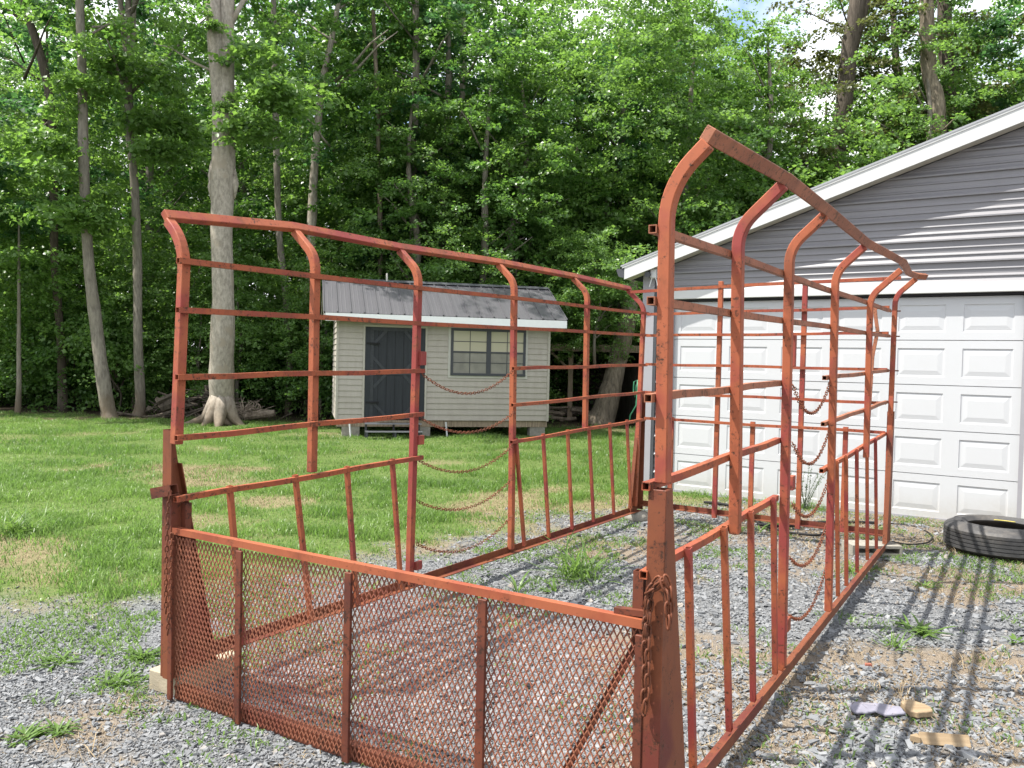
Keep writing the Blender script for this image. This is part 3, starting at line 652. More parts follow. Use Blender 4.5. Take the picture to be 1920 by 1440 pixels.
# roof with ribs, front overhang and soffit
apex = (TL + TR) / 2; OV = .20; EV = .20
def roofslab(sgn, mat, name, dz0, dz1, y0, y1, ov):
    def P(t, dz, y): return Vector((t if sgn < 0 else TL + TR - t, y, rake(TL) + SL * (t - TL) + dz))
    a, b = TL - ov, apex
    return MB().add([P(a, dz0, y0), P(b, dz0, y0), P(b, dz0, y1), P(a, dz0, y1), P(a, dz1, y0), P(b, dz1, y0), P(b, dz1, y1), P(a, dz1, y1)],
                    [(0, 1, 2, 3), (7, 6, 5, 4), (0, 4, 5, 1), (1, 5, 6, 2), (2, 6, 7, 3), (3, 7, 4, 0)]).build(name, M[mat], gar)
for sg in (-1, 1):
    DT = og(1920, 192, -OV).z - rake(og(1920, 192, -OV).x)
    roofslab(sg, 'roof_metal', 'roof', DT - .022, DT, -OV - .035, GD + .1, EV + .05)
    roofslab(sg, 'soffit', 'soffit', .004, .02, -OV + .001, -.022, EV)
    roofslab(sg, 'white', 'rake_board', 0, DT - .04, -OV - .022, -OV, EV)
    roofslab(sg, 'white', 'drip_edge', DT - .045, DT - .022, -OV - .03, -OV + .03, EV + .03)
    roofslab(sg, 'dark_grey', 'eave_board', .04, .15, .01, GD, EV * .02)
# eave gutter, end showing at the left
zE = rake(TL) - SL * EV
m = MB(); pr_ = [(0, .12), (-.115, .12), (-.115, .10), (-.085, .02), (-.02, .0), (0, .0)]
m.prism([Vector((TL - EV + x + .0, -OV - .02, zE + z + .02)) for x, z in pr_], (0, GD, 0)); m.build('gutter', M['dark_grey'], gar)
# corner trim, jambs, header
m = MB(); m.box((TL - .012, -.040, 0), (TL + .15, -.034, rake(TL) - .0)); m.box((TL - .012, -.034, 0), (TL - .006, .12, rake(TL))); m.build('corner_trim', M['trim_grey'], gar)
MB().box((TL + .15, -.036, 0), (TL + .19, .0, 2.62)).build('corner_trim', M['dark_grey'], gar)
for t0, t1 in ((DL - .14, DL - .045), (DR + .045, DR + .14)): MB().box((t0, -.034, 0), (t1, .13, DH + .014)).build('door_jamb', M['white'], gar, bevel=.004)
for t0, t1 in ((DL - .045, DL), (DR, DR + .045)): MB().box((t0, .0, 0), (t1, .13, DH)).build('door_seal', M['trim_grey'], gar)
MB().box((DL - .16, -.046, DH + .015), (DR + .16, .13, DH + .125)).build('door_header', M['white'], gar, bevel=.006)
MB().box((DL, -.01, DH - .012), (DR, .13, DH + .013)).build('door_seal', M['black'], gar)
# sectional door
m = MB(); NR, NC = 5, 6; rh = (DH - .0) / NR; cw = (DR - DL) / NC; y0 = .045
door = MB(); door.box((DL, y0 + .035, 0), (DR, y0 + .05, DH - .015)); dob = door.build('garage_door', M['door_white'], gar)
def section(k):
    m = MB(); z0, z1 = k * rh + .004, (k + 1) * rh - .004
    if k == NR - 1: z1 = DH - .02
    zs_ = [z0, z0 + .085, z1 - .085, z1]
    xs = [DL]
    for c in range(NC): xs += [DL + c * cw + .085, DL + (c + 1) * cw - .085]
    xs.append(DR)
    for i in range(len(xs) - 1):
        for j in range(3):
            x0, x1, a, b = xs[i], xs[i + 1], zs_[j], zs_[j + 1]
            if j == 1 and i % 2 == 1:                              # raised panel: groove, bevel, field
                def rect(d, y): return [(x0 + d, y, a + d), (x1 - d, y, a + d), (x1 - d, y, b - d), (x0 + d, y, b - d)]
                rs = [rect(0, y0), rect(.007, y0 + .007), rect(.02, y0 + .008), rect(.062, y0 + .003), rect(.067, y0 + .0022)]
                vs = [v for r in rs for v in r]; fs = [(q * 4 + e, q * 4 + (e + 1) % 4, q * 4 + 4 + (e + 1) % 4, q * 4 + 4 + e) for q in range(4) for e in range(4)]; fs.append((16, 17, 18, 19))
                m.add(vs, fs)
            else: m.add([(x0, y0, a), (x1, y0, a), (x1, y0, b), (x0, y0, b)], [(0, 1, 2, 3)])
    # top and bottom edges run back to the backing sheet
    m.add([(DL, y0, z1), (DR, y0, z1), (DR, y0 + .03, z1 + .002), (DL, y0 + .03, z1 + .002)], [(0, 1, 2, 3)])
    m.add([(DL, y0, z0), (DR, y0, z0), (DR, y0 + .03, z0 - .002), (DL, y0 + .03, z0 - .002)], [(0, 1, 2, 3)])
    o = m.build('door_section', M['door_white'], dob, fixn=True)
for k in range(NR): section(k)
MB().box((DL, y0 - .008, -.01), (DR, y0 + .03, .022)).build('bottom_seal', M['trim_grey'], dob)
# camera fixed under the rake board
P = GO + GXV * og(1222, 516, -.1).x + GN * -.10 + Vector((0, 0, og(1222, 516, -.1).z))
cb = empty('security_camera', P, -GY, label='white security camera with two stick aerials under the garage eave corner', cat='camera')
m = MB(); m.tube([(-.02, -.10, .0), (-.02, .0, .01)], .038, 14); m.build('body', M['dark_grey'], cb, smooth=False)
MB().box((.0, -.06, -.045), (.085, .0, .075)).build('mount', M['white'], cb, bevel=.01)
for a, b in (((.03, -.05, -.03), (-.005, -.05, -.155)), ((.075, -.05, -.03), (.11, -.05, -.145))): MB().tube([a, b], .0075, 8).build('aerial', M['white'], cb)

# ------------------------------------------------------------------ SHED
ST = R(14); SO = Vector((-3.62, 17.35, 0)); SX = Vector((math.cos(ST), math.sin(ST), 0)); SN = Vector((-math.sin(ST), math.cos(ST), 0))
shed = empty('garden_shed', SO, ST, label='tan sided garden shed with dark door, double window and grey metal roof', cat='shed')
def os_(px, py, off=0): P = meet(px, py, SO + SN * off, SN); return Vector(((P - SO).dot(SX), off, P.z))
x0, x1 = os_(632, 700).x, os_(1028, 700).x; zb = os_(800, 788).z; ze = os_(800, 606).z + .05; SD = 2.45
dl, dr, dtop, dbot = os_(684, 700).x, os_(796, 700).x, os_(740, 614).z, os_(740, 786).z
wl, wr, wt, wb = os_(845, 650).x, os_(985, 650).x, os_(910, 617).z, os_(910, 705).z
lap = .122; nlap = int((ze - zb) / lap) + 1
def lapwall(m, a, b, face, holes):
    """clapboards: each course leans out at its bottom edge"""
    for k in range(nlap):
        z0, z1 = zb + k * lap, min(ze, zb + (k + 1) * lap); spans = [(a, b)]
        for h0, h1, q0, q1 in holes:
            if q0 < (z0 + z1) / 2 < q1: spans = [s for u, v in spans for s in ((u, min(v, h0)), (max(u, h1), v)) if s[1] - s[0] > .01]
        for u, v in spans:
            m.add([face(u, -.016, z0), face(v, -.016, z0), face(v, 0, z1), face(u, 0, z1), face(u, 0, z0), face(v, 0, z0)], [(0, 1, 2, 3), (4, 5, 1, 0)])
m = MB(); lapwall(m, x0, x1, lambda u, o, z: (u, o, z), [(dl, dr, dbot - .1, dtop), (wl, wr, wb, wt)])
lapwall(m, 0, SD, lambda u, o, z: (x0 + o, u, z), []); lapwall(m, 0, SD, lambda u, o, z: (x1 - o, u, z), [])
zr = meet(810, 533, SO + SN * SD / 2, SN).z                           # ridge
m.add([(x0 - .008, 0, ze), (x0 - .008, SD, ze), (x0 - .008, SD / 2, zr - .06)], [(0, 1, 2)]); m.add([(x1 + .008, 0, ze), (x1 + .008, SD, ze), (x1 + .008, SD / 2, zr - .06)], [(0, 1, 2)])
m.add([(x0, SD, zb), (x1, SD, zb), (x1, SD, ze), (x0, SD, ze)], [(0, 1, 2, 3)])
m.build('wall', M['shed_siding'], shed, fixn=False)
for x in (x0, x1): MB().box((x - .024, -.026, zb - .01), (x + .024, .03, ze)).build('corner_board', M['trim_tan'], shed)
MB().box((x0, .02, zb - .14), (x1, .06, zb)).build('floor_beam', M['old_wood'], shed)
MB().box((x0 + .05, SD - .1, zb - .14), (x1, SD - .06, zb)).build('floor_beam', M['old_wood'], shed)
# roof: front eave over the wall, ridge at mid depth, ribs down the slope
ex0, ex1 = os_(607, 600, -.30).x, os_(1063, 606, -.30).x; ef = os_(835, 595, -.30).z
def roofpt(x, f, up, back=False):
    """f: 0 at the eave, 1 at the ridge"""
    y = -.33 + f * (SD / 2 + .33); z = ef + f * (zr - ef); return Vector((x, SD - y if back else y, z + up))
for back in (False, True):
    m = MB(); n = 19; xs = []
    for i in range(n + 1):
        c = ex0 + (ex1 - ex0) * i / n; xs += [(c - .016, 0), (c - .012, .024), (c + .012, .024), (c + .016, 0)]
        if i < n:
            for q in (1 / 3, 2 / 3): cc = c + (ex1 - ex0) / n * q; xs += [(cc - .012, 0), (cc, .003), (cc + .012, 0)]
    for (a, ua), (b, ub) in zip(xs[:-1], xs[1:]):
        m.add([roofpt(a, 0, ua + .02, back), roofpt(b, 0, ub + .02, back), roofpt(b, 1, ub + .02, back), roofpt(a, 1, ua + .02, back)], [(0, 1, 2, 3)])
    m.add([roofpt(ex0, 0, .0, back), roofpt(ex1, 0, .0, back), roofpt(ex1, 1, .0, back), roofpt(ex0, 1, .0, back)], [(0, 1, 2, 3)])
    rf = m.build('roof', M['shed_roof'], shed, fixn=False)
    if not back:
        m = MB(); c0 = (ex0, ex1)
        m.add([roofpt(ex0 + .02, .93, .052), roofpt(ex1 - .02, .93, .052), roofpt(ex1 - .02, 1.0, .053), roofpt(ex0 + .02, 1.0, .053), roofpt(ex0 + .02, .93, .052, True), roofpt(ex1 - .02, .93, .052, True)], [(0, 1, 2, 3), (3, 2, 5, 4)])
        m.build('ridge_cap', M['dark_grey'], rf)
        MB().box((ex0 + .03, -.335, ef - .150), (ex1 - .01, -.31, ef + .012)).build('fascia', M['fascia'], rf)
        MB().box((ex0 + .03, -.31, ef - .13), (ex1 - .01, -.02, ef - .115)).build('soffit', M['soffit'], rf)
        for x in (ex0, ex1 - .03):
            for bk in (False, True):
                a, b = roofpt(x, 0, -.12, bk), roofpt(x, 1, -.12, bk); a2, b2 = roofpt(x, 0, -.002, bk), roofpt(x, 1, -.002, bk); d = Vector((.022, 0, 0))
                MB().add([a, b, b2, a2, a + d, b + d, b2 + d, a2 + d], [(0, 1, 2, 3), (7, 6, 5, 4), (0, 4, 5, 1), (1, 5, 6, 2), (2, 6, 7, 3), (3, 7, 4, 0)]).build('rake_board', M['soffit'], rf)
        MB().tube([roofpt(ex0 + (ex1 - ex0) * .27, .97, .0), roofpt(ex0 + (ex1 - ex0) * .27, .97, .22)], .02, 8).build('vent_pipe', M['soffit'], rf)
# door with Z and X braces in two halves
dob2 = MB().box((dl + .005, .01, dbot), (dr - .005, .04, dtop)).build('door', M['door_dark'], shed)
bw = .075
for x in (dl, dr - .10): MB().box((x, -.028, dbot), (x + .10, .009, dtop)).build('door_frame', M['door_dark'], dob2)
for z in (dbot, (dtop + dbot) / 2 - .03, dtop - .075): MB().box((dl + .10, -.006, z), (dr - .10, .011, z + .07)).build('door_brace', M['door_brace'], dob2)
for x in (dl + .10, dr - .18): MB().box((x, -.008, dbot), (x + .075, .009, dtop)).build('door_brace', M['door_brace'], dob2)
zm = (dtop + dbot) / 2; ia, ib = dl + .175, dr - .175
for (za, zc) in ((dbot + .07, zm - .03), (zm + .04, dtop - .075)):
    for p, q in (((ia, za + .28), (ia + .26, za)), ((ib, za + .28), (ib - .26, za)), ((ia, zc - .28), (ia + .26, zc)), ((ib, zc - .28), (ib - .26, zc))):
        MB().bar((p[0], .004, p[1]), (q[0], .004, q[1]), .012, .06, (0, 0, 1)).build('door_brace', M['door_brace'], dob2)
for k in range(1, 6):
    x = dl + .1 + (dr - dl - .2) * k / 6; MB().box((x - .003, .006, dbot), (x + .003, .0105, dtop)).build('plank_joint', M['black'], dob2)
for t in (dl - .045, dr + .005): MB().box((t, -.03, dbot), (t + .04, .01, dtop + .04)).build('door_trim', M['trim_tan'], shed)
MB().box((dl - .045, -.031, dtop), (dr + .045, .01, dtop + .045)).build('door_trim', M['trim_tan'], shed)
for z in (dbot + .35, dtop - .35): MB().box((dl + .02, -.034, z - .02), (dl + .30, -.0285, z + .02)).build('strap_hinge', M['black'], dob2)
MB().box((dr - .15, -.04, zm - .10), (dr - .11, -.0285, zm + .06)).build('door_latch', M['trim_grey'], dob2)
# double window
win = MB(); win.box((wl - .05, -.024, wb - .05), (wr + .05, -.004, wt + .05)); win = win.build('window', M['soffit'], shed)
mw = (wl + wr) / 2
for a, b, c, d in ((wl, wb, wr, wb + .055), (wl, wt - .055, wr, wt), (wl, wb + .055, wl + .055, wt - .055), (wr - .055, wb + .055, wr, wt - .055), (mw - .05, wb + .055, mw + .05, wt - .055)):
    MB().box((a, -.05, b), (c, -.0235, d)).build('window_frame', M['dark_grey'], win)
for a, b in ((wl + .055, mw - .05), (mw + .05, wr - .055)):
    mx_ = (a + b) / 2; zc = (wb + wt) / 2
    MB().box((a, -.034, zc), (b, -.0242, wt - .055)).build('pane', M['blind'], win); MB().box((a, -.032, wb + .055), (b, -.0242, zc - .0005)).build('pane', M['screen'], win)
    MB().box((a, -.046, zc - .018), (b, -.0345, zc + .018)).build('sash_rail', M['dark_grey'], win)
    MB().box((mx_ - .007, -.040, wb + .055), (mx_ + .007, -.0342, wt - .055)).build('muntin', M['dark_grey'], win)
    for z in ((wb + .055 + zc) / 2, (wt - .055 + zc) / 2): MB().box((a, -.041, z - .007), (b, -.0343, z + .007)).build('muntin', M['dark_grey'], win)
# piers and leaning pipes below
for x, wd in ((x0 + .12, .36), (x0 + 1.55, .42), (x1 - .38, .34)):
    MB().box((x, .03, -.02), (x + wd, .28, zb - .14)).build('pier', M['cinder'], shed)
    MB().box((x, SD - .3, -.02), (x + wd, SD - .05, zb - .14)).build('pier', M['cinder'], shed)
for px in (655, 836): p = os_(px, 800, -.08); MB().tube([(p.x, -.06, zb - .03), (p.x + .03, -.10, -.01)], .018, 8).build('drain_pipe', M['white'], shed)
# step below the door
p = os_(737, 800, -.35); stp = empty('metal_step', SO + SX * p.x + SN * -.38, ST, label='low dark metal step with pale edges below the shed door', cat='step')
for k, (z, y) in enumerate(((.30, .05), (.15, -.14))):
    MB().box((-.58, y - .13, z - .02), (.58, y + .13, z)).build('tread', M['dark_grey'], stp)
    MB().box((-.58, y - .135, z - .016), (.58, y - .131, z + .002)).build('tread_edge', M['trim_grey'], stp)
for x in (-.57, 0, .53): MB().box((x, -.26, 0), (x + .04, -.22, .13)).build('leg', M['dark_grey'], stp); MB().box((x, .1, 0), (x + .04, .14, .28)).build('leg', M['dark_grey'], stp)

# ------------------------------------------------------------------ things between shed and garage
ps = empty('pole_shed', (2.6, 24.3, 0), 0, label='open pole shelter with a rust-brown roof behind the shed', cat='shelter')
MB().box((-1.9, -1.2, 2.05), (2.6, 2.6, 2.12)).build('roof', M['brown_roof'], ps); MB().box((-1.9, -1.26, 1.95), (2.6, -1.2, 2.14)).build('roof_edge', M['old_wood'], ps)
for x in (-1.05, 1.9): MB().box((x, -1.15, 0), (x + .13, -1.02, 2.05)).build('post', M['old_wood'], ps)
for s in (-1, 1): MB().bar((-.985, -1.09, 1.42), (-.985 + s * .70, -1.09, 2.05), .06, .09, (0, 1, 0)).build('brace', M['old_wood'], ps)
for z in (.35, .85, 1.25, 1.5): MB().box((-.2, 1.6, z), (2.3, 2.4, z + .05)).build('shelf', M['dark_wood'], ps)
MB().box((-.9, 2.5, 0), (2.5, 2.58, 1.55)).build('back_wall', M['dark_wood'], ps)
fe = empty('board_fence', (0, 0, 0), 0, label='dark weathered board fence behind the leaning trunk', cat='fence')
a, b = atdepth(1150, 760, 25.0), atdepth(1215, 760, 20.5)
a, b = Vector((a.x, a.y, 0)), Vector((b.x + .6, b.y, 0)); n = 24
m = MB()
for k in range(n):
    p, q = a.lerp(b, k / n), a.lerp(b, (k + .94) / n); h = 1.62 + random.uniform(-.03, .03); d = (b - a).normalized().cross(Vector((0, 0, 1))) * .02
    m.prism([p, q, q + d, p + d], (0, 0, h))
m.build('board_panel', M['dark_wood'], fe)
ls = empty('low_shed', (0, 0, 0), 0, label='low outbuilding with a pale metal roof beyond the board fence', cat='outbuilding')
a, b = atdepth(1172, 688, 26.5), atdepth(1230, 655, 26.5)
m = MB(); m.add([a, b + Vector((2, 0, .35)), b + Vector((2, 2.5, .9)), a + Vector((.5, 2.5, .55))], [(0, 1, 2, 3)]); m.add([a - Vector((0, 0, .04)), b + Vector((2, 0, .31)), b + Vector((2, 2.5, .86)), a + Vector((.5, 2.5, .51))], [(3, 2, 1, 0)]); m.build('roof', M['roof_metal'], ls)
m = MB(); m.box((a.x + .15, 26.7, 0), (a.x + 4, 28.6, a.z - .1)); m.build('wall', M['dark_wood'], ls)
pts = [atdepth(x, y, 20.3) for x, y in ((1190, 745), (1193, 722), (1196, 714), (1193, 735), (1187, 738), (1189, 716), (1195, 712), (1193, 760), (1182, 778), (1180, 790), (1190, 793))]
m = MB(); o0 = pts[0]; m.tube([p - o0 for p in pts], .017, 6)
o = m.build('garden_hose', plain('green_hose', (.05, .22, .12), .5, .1), smooth=True); o.location = o0; tag(o, 'green garden hose hung in a coil on the board fence', 'hose')
def woodpile(x, y, w, n, name, label):
    e = empty(name, (x, y, 0), 0, label=label, cat='wood pile')
    for k in range(n):
        a = random.uniform(-.4, .4); c = Vector((random.uniform(-w / 2, w / 2), random.uniform(-.3, .3), random.uniform(.05, .38))); d = Vector((math.cos(a), math.sin(a), random.uniform(-.15, .15))) * random.uniform(.2, .45); r = random.uniform(.03, .08)
        MB().tube([c - d, c + d], [r, r * .9], 7).build('split_log', M['log'], e)
woodpile(1.35, 23.2, 1.5, 16, 'wood_pile', 'low heap of split logs between the shed and the leaning trunk')

# ------------------------------------------------------------------ TYRE, debris, hose
ty = G(1858, 1013); tyre = empty('truck_tyre', (4.50, 7.60, 0), 0, label='worn black truck tyre lying flat on the gravel in front of the white door', cat='tyre')
ro, ri, hw = .475, .285, .262
prof = [(ri, .03), (ri + .03, .008), (ri + .08, 0), (ro - .05, .018), (ro - .02, .035)]
z = .04
for k in range(5):
    z0 = .045 + k * (hw - .09) / 5; z1 = z0 + (hw - .09) / 5 - .009
    prof += [(ro, z0), (ro, z1)] + ([(ro - .011, z1 + .002), (ro - .011, z1 + .007)] if k < 4 else [])
prof += [(ro - .02, hw - .03), (ro - .055, hw - .012), (ri + .118, hw - .003), (ri + .112, hw + .003), (ri + .105, hw + .003), (ri + .10, hw - .002), (ri + .06, hw), (ri + .055, hw + .004), (ri + .045, hw + .004), (ri + .03, hw - .008), (ri, hw - .03), (ri + .012, hw - .045), (ri + .13, hw - .10), (ri + .15, hw / 2), (ri + .13, .1), (ri + .012, .045)]
rub = NT('tyre_rubber'); a = rub.noise(9, 6); rub.col(rub.mix(rub.math('MULTIPLY', rub.step(rub.noise(3.5, 7, .7), .45, .68), .6), rub.ramp(a, [(.3, (.026, .026, .028)), (.7, (.05, .049, .049))]), (.12, .108, .094))); rub.bump(rub.noise(80, 4), .002); RUB = rub.set(.62, .4)
MB().lathe(prof, 72).build('tread', RUB, tyre, smooth=False)
m = MB(); m.tube([((ri + .006) * math.cos(R(a)), (ri + .006) * math.sin(R(a)), hw - .024) for a in range(38, 78, 5)], .005, 6); m.build('bead_stripe', plain('yellow_paint', (.50, .42, .08), .5, .1), tyre, smooth=True)
def flat_piece(name, pix, th, mat, label, cat, lift=.012):
    P0 = [G(*p) for p in pix]; P = [a.lerp(b, u) + Vector((random.uniform(-.004, .004), random.uniform(-.005, .005), 0)) for a, b in zip(P0, P0[1:] + P0[:1]) for u in (0, .35, .7)]; c = sum(P, Vector()) / len(P); m = MB(); m.prism([p - c for p in P][::-1], (0, 0, th)); o = m.build(name, mat, bevel=.004); o.location = c + Vector((0, 0, lift)); return tag(o, label, cat)
t = NT('lilac_board'); t.col(t.ramp(t.noise(9, 5), [(.3, (.15, .147, .18)), (.7, (.22, .215, .26))])); LIL = t.set(.8, .2)
flat_piece('board_scrap', [(1591, 1328), (1603, 1325), (1650, 1328), (1690, 1335), (1698, 1346), (1660, 1350), (1640, 1341), (1625, 1346), (1600, 1344)], .014, LIL, 'torn pale lilac strip of board lying flat on the gravel', 'board scrap')
flat_piece('bark_scrap', [(1688, 1330), (1707, 1326), (1745, 1341), (1748, 1350), (1722, 1352), (1705, 1350)], .03, M['wood'], 'curled tan flake of wood touching the lilac scrap', 'wood scrap')
P = G(1768, 1398); m = MB(); m.prism([(-.10, -.025, 0), (-.10, .025, 0), (-.10, .01, .045)], (.21, 0, 0)); m.prism([(-.10, -.025, 0.001), (-.14, .0, .0), (-.10, .025, 0.001)], (0, 0, .03)); o = m.build('split_stick', M['wood'], bevel=.003); o.location = P + Vector((0, 0, .008)); o.rotation_euler = (0, 0, -.12); tag(o, 'short split stick of yellow wood on the gravel', 'wood scrap')
P = G(1627, 1251); m = MB(); m.prism([(-.018, -.012, 0), (.02, -.008, 0), (.015, .014, 0), (-.012, .012, 0)], (0, 0, .014)); o = m.build('brick_chip', plain('brick_red', (.40, .14, .09), .8, .2)); o.location = P + Vector((0, 0, .006)); tag(o, 'small chip of red brick among the slate stones', 'brick chip')
def hose(pix, r, label, name='black_hose'):
    P = [G(*p) for p in pix]; q = []
    for i in range(len(P) - 1):
        for k in range(6):
            u = k / 6; p0, p1, p2, p3 = P[max(i - 1, 0)], P[i], P[i + 1], P[min(i + 2, len(P) - 1)]
            q.append(.5 * ((2 * p1) + (p2 - p0) * u + (2 * p0 - 5 * p1 + 4 * p2 - p3) * u * u + (3 * p1 - p0 - 3 * p2 + p3) * u ** 3))
    q.append(P[-1]); c = q[0]; m = MB(); m.tube([p - c + Vector((0, 0, r + .012)) for p in q], r, 8); o = m.build(name, M['black'], smooth=True); o.location = c; return tag(o, label, 'hose')
hose([(1320, 946), (1370, 953), (1425, 985), (1470, 992), (1530, 985), (1600, 984), (1640, 985)], .016, 'black hose snaking over the gravel behind the rack, by the white door')
hose([(1420, 986), (1470, 1001), (1530, 1008), (1560, 1000)], .012, 'shorter black hose end lying in front of the longer hose behind the rack')
hose([(1665, 984), (1712, 990), (1738, 1000), (1748, 1012), (1735, 1022), (1700, 1024), (1672, 1019)], .007, 'thin dark hose bent in a loop between the hollow block and the tyre')

# ------------------------------------------------------------------ WEEDS, each clump a thing
def rosette(name, loc, n, ln, wd, label, upr=.5, cat='weed', mat='weed', tall=0):
    m_v, m_f, tone = [], [], []
    for k in range(n):
        a = random.uniform(0, 6.283); l = ln * random.uniform(.35, 1.15); w = wd * random.uniform(.6, 1.2); el = min(1.45, upr * random.uniform(.4, 1.8)); jx, jy = (random.gauss(0, ln * .22), random.gauss(0, ln * .22)) if n > 25 else (0, 0); dx, dy = math.cos(a), math.sin(a); b = len(m_v); tn = random.random()
        zoff = tall * random.random(); r0 = .012
        for j in range(5):
            u = j / 4; rr = r0 + l * u * math.cos(el * (1 - .5 * u)); z = zoff + l * (u * math.sin(el) - .55 * u * u * math.sin(el) ** 1.0 * (1.3 - el * .5)); ww = w * (.35 + 1.0 * u) * (1 - u) ** .5 if u < 1 else 0
            ww = w * (.5, .9, 1.0, .7, .02)[j]
            m_v += [(jx + dx * rr - dy * ww, jy + dy * rr + dx * ww, max(z, .004)), (jx + dx * rr, jy + dy * rr, max(z - ww * .3, .002)), (jx + dx * rr + dy * ww, jy + dy * rr - dx * ww, max(z, .004))]; tone += [tn] * 3
            if j: c = b + j * 3; m_f += [c - 3, c - 2, c + 1, c, c - 2, c - 1, c + 2, c + 1]
    me = np_mesh(name, np.array(m_v), np.array(m_f), np.full(len(m_f) // 4, 4), M[mat], dict(tone=np.array(tone)))
    o = bpy.data.objects.new(name, me); COL.objects.link(o); o.location = loc; return tag(o, label, cat)
rosette('grass_clump', G(1085, 1085), 120, .40, .006, 'largest bright grass clump growing in the gravel inside the rack', 1.05, 'grass clump')
rosette('weed', G(903, 1082), 26, .10, .011, 'upright leafy weed just inside the far bottom rail', .7, tall=.26)
rosette('weed', G(970, 1110), 7, .22, .009, 'thin few-leaved weed behind the middle of the gate top', 1.25)
rosette('weed', G(1040, 1112), 12, .16, .009, 'small broad-leaved weed in front of the large grass clump', .9)
rosette('grass_clump', G(1722, 1187), 40, .21, .011, 'wide rosette of long leaves on the gravel right of the rack, in the rail shadows', .55, 'grass clump')
rosette('grass_clump', G(1680, 1213), 30, .15, .006, 'spiky narrow-leaved tuft just left of the wide rosette', .9, 'grass clump')
rosette('weed', G(1735, 1100), 34, .12, .007, 'low weed patch on the gravel between the near doorway and the tyre', .4)
rosette('weed', G(1378, 1000), 18, .2, .009, 'green weed at the foot of the second near upright, seen through the rack', .9)
rosette('weed', G(1425, 998), 14, .18, .008, 'small weed beside the black hose behind the near side rails', .9)
rosette('weed', G(1597, 1073), 12, .15, .009, 'bright weed seen between the rear balusters of the near side', 1.0)
rosette('grass_clump', G(30, 1002), 120, .36, .006, 'tall shaggy grass tuft at the edge of the lawn, near the left border', 1.1, 'grass clump')
rosette('weed', G(45, 1385), 60, .10, .006, 'leafy weed in the drive stones nearest the bottom left corner', .45)
rosette('weed', G(110, 1372), 46, .09, .006, 'smaller leafy weed right of the bottom left one in the drive stones', .45)
rosette('weed', G(225, 1280), 60, .11, .006, 'weed spreading over the stones left of the tan block', .45)
rosette('weed', G(270, 1232), 70, .13, .006, 'weed clump touching the back of the tan block', .55)
rosette('weed', G(110, 1245), 60, .12, .006, 'loose weed patch in the drive midway to the lawn', .4)
rosette('weed', G(790, 1015), 14, .16, .008, 'weed at the foot of the third far upright', .9)
rosette('weed', G(1195, 962), 24, .16, .010, 'weed growing round the stone under the far left post', .8)
rosette('weed', G(1905, 1205), 14, .10, .010, 'small weed near the right border in the gravel', .5)
# grey-green branching weed against the door
gw = empty('tall_weed', GO + GXV * og(1515, 975).x + GN * -.22, 0, label='wispy grey-green branching weed standing against the white door', cat='weed')
m = MB(); lv = []
for k in range(13):
    a = random.uniform(0, 6.283); p = Vector((random.uniform(-.05, .05), 0, 0)); d = Vector((math.cos(a) * .35, math.sin(a) * .15, 1)).normalized(); L_ = random.uniform(.25, .52); pts = [p + d * L_ * u + Vector((math.cos(a) * .08 * u * u, 0, 0)) for u in (0, .25, .5, .75, 1)]
    m.tube(pts, [.004, .0035, .003, .002, .001], 4); lv += [(pts[random.randrange(1, 4)].lerp(pts[4], random.random())) for _ in range(26)]
m.build('stem', M['weed_grey'], gw)
v, f, tn = [], [], []
for p in lv:
    d = Vector((random.uniform(-1, 1), random.uniform(-.6, .6), random.uniform(-.3, 1))).normalized() * random.uniform(.012, .026); s = d.cross(Vector((random.random(), random.random(), random.random()))).normalized() * .006; b = len(v); t_ = random.random()
    v += [p, p + d * .5 + s, p + d, p + d * .5 - s]; tn += [t_] * 4; f += [b, b + 1, b + 2, b + 3]
me = np_mesh('leaves', np.array([tuple(x) for x in v]), np.array(f), np.full(len(f) // 4, 4), M['weed_grey'], dict(tone=np.array(tn))); o = bpy.data.objects.new('leaves', me); COL.objects.link(o); o.parent = gw

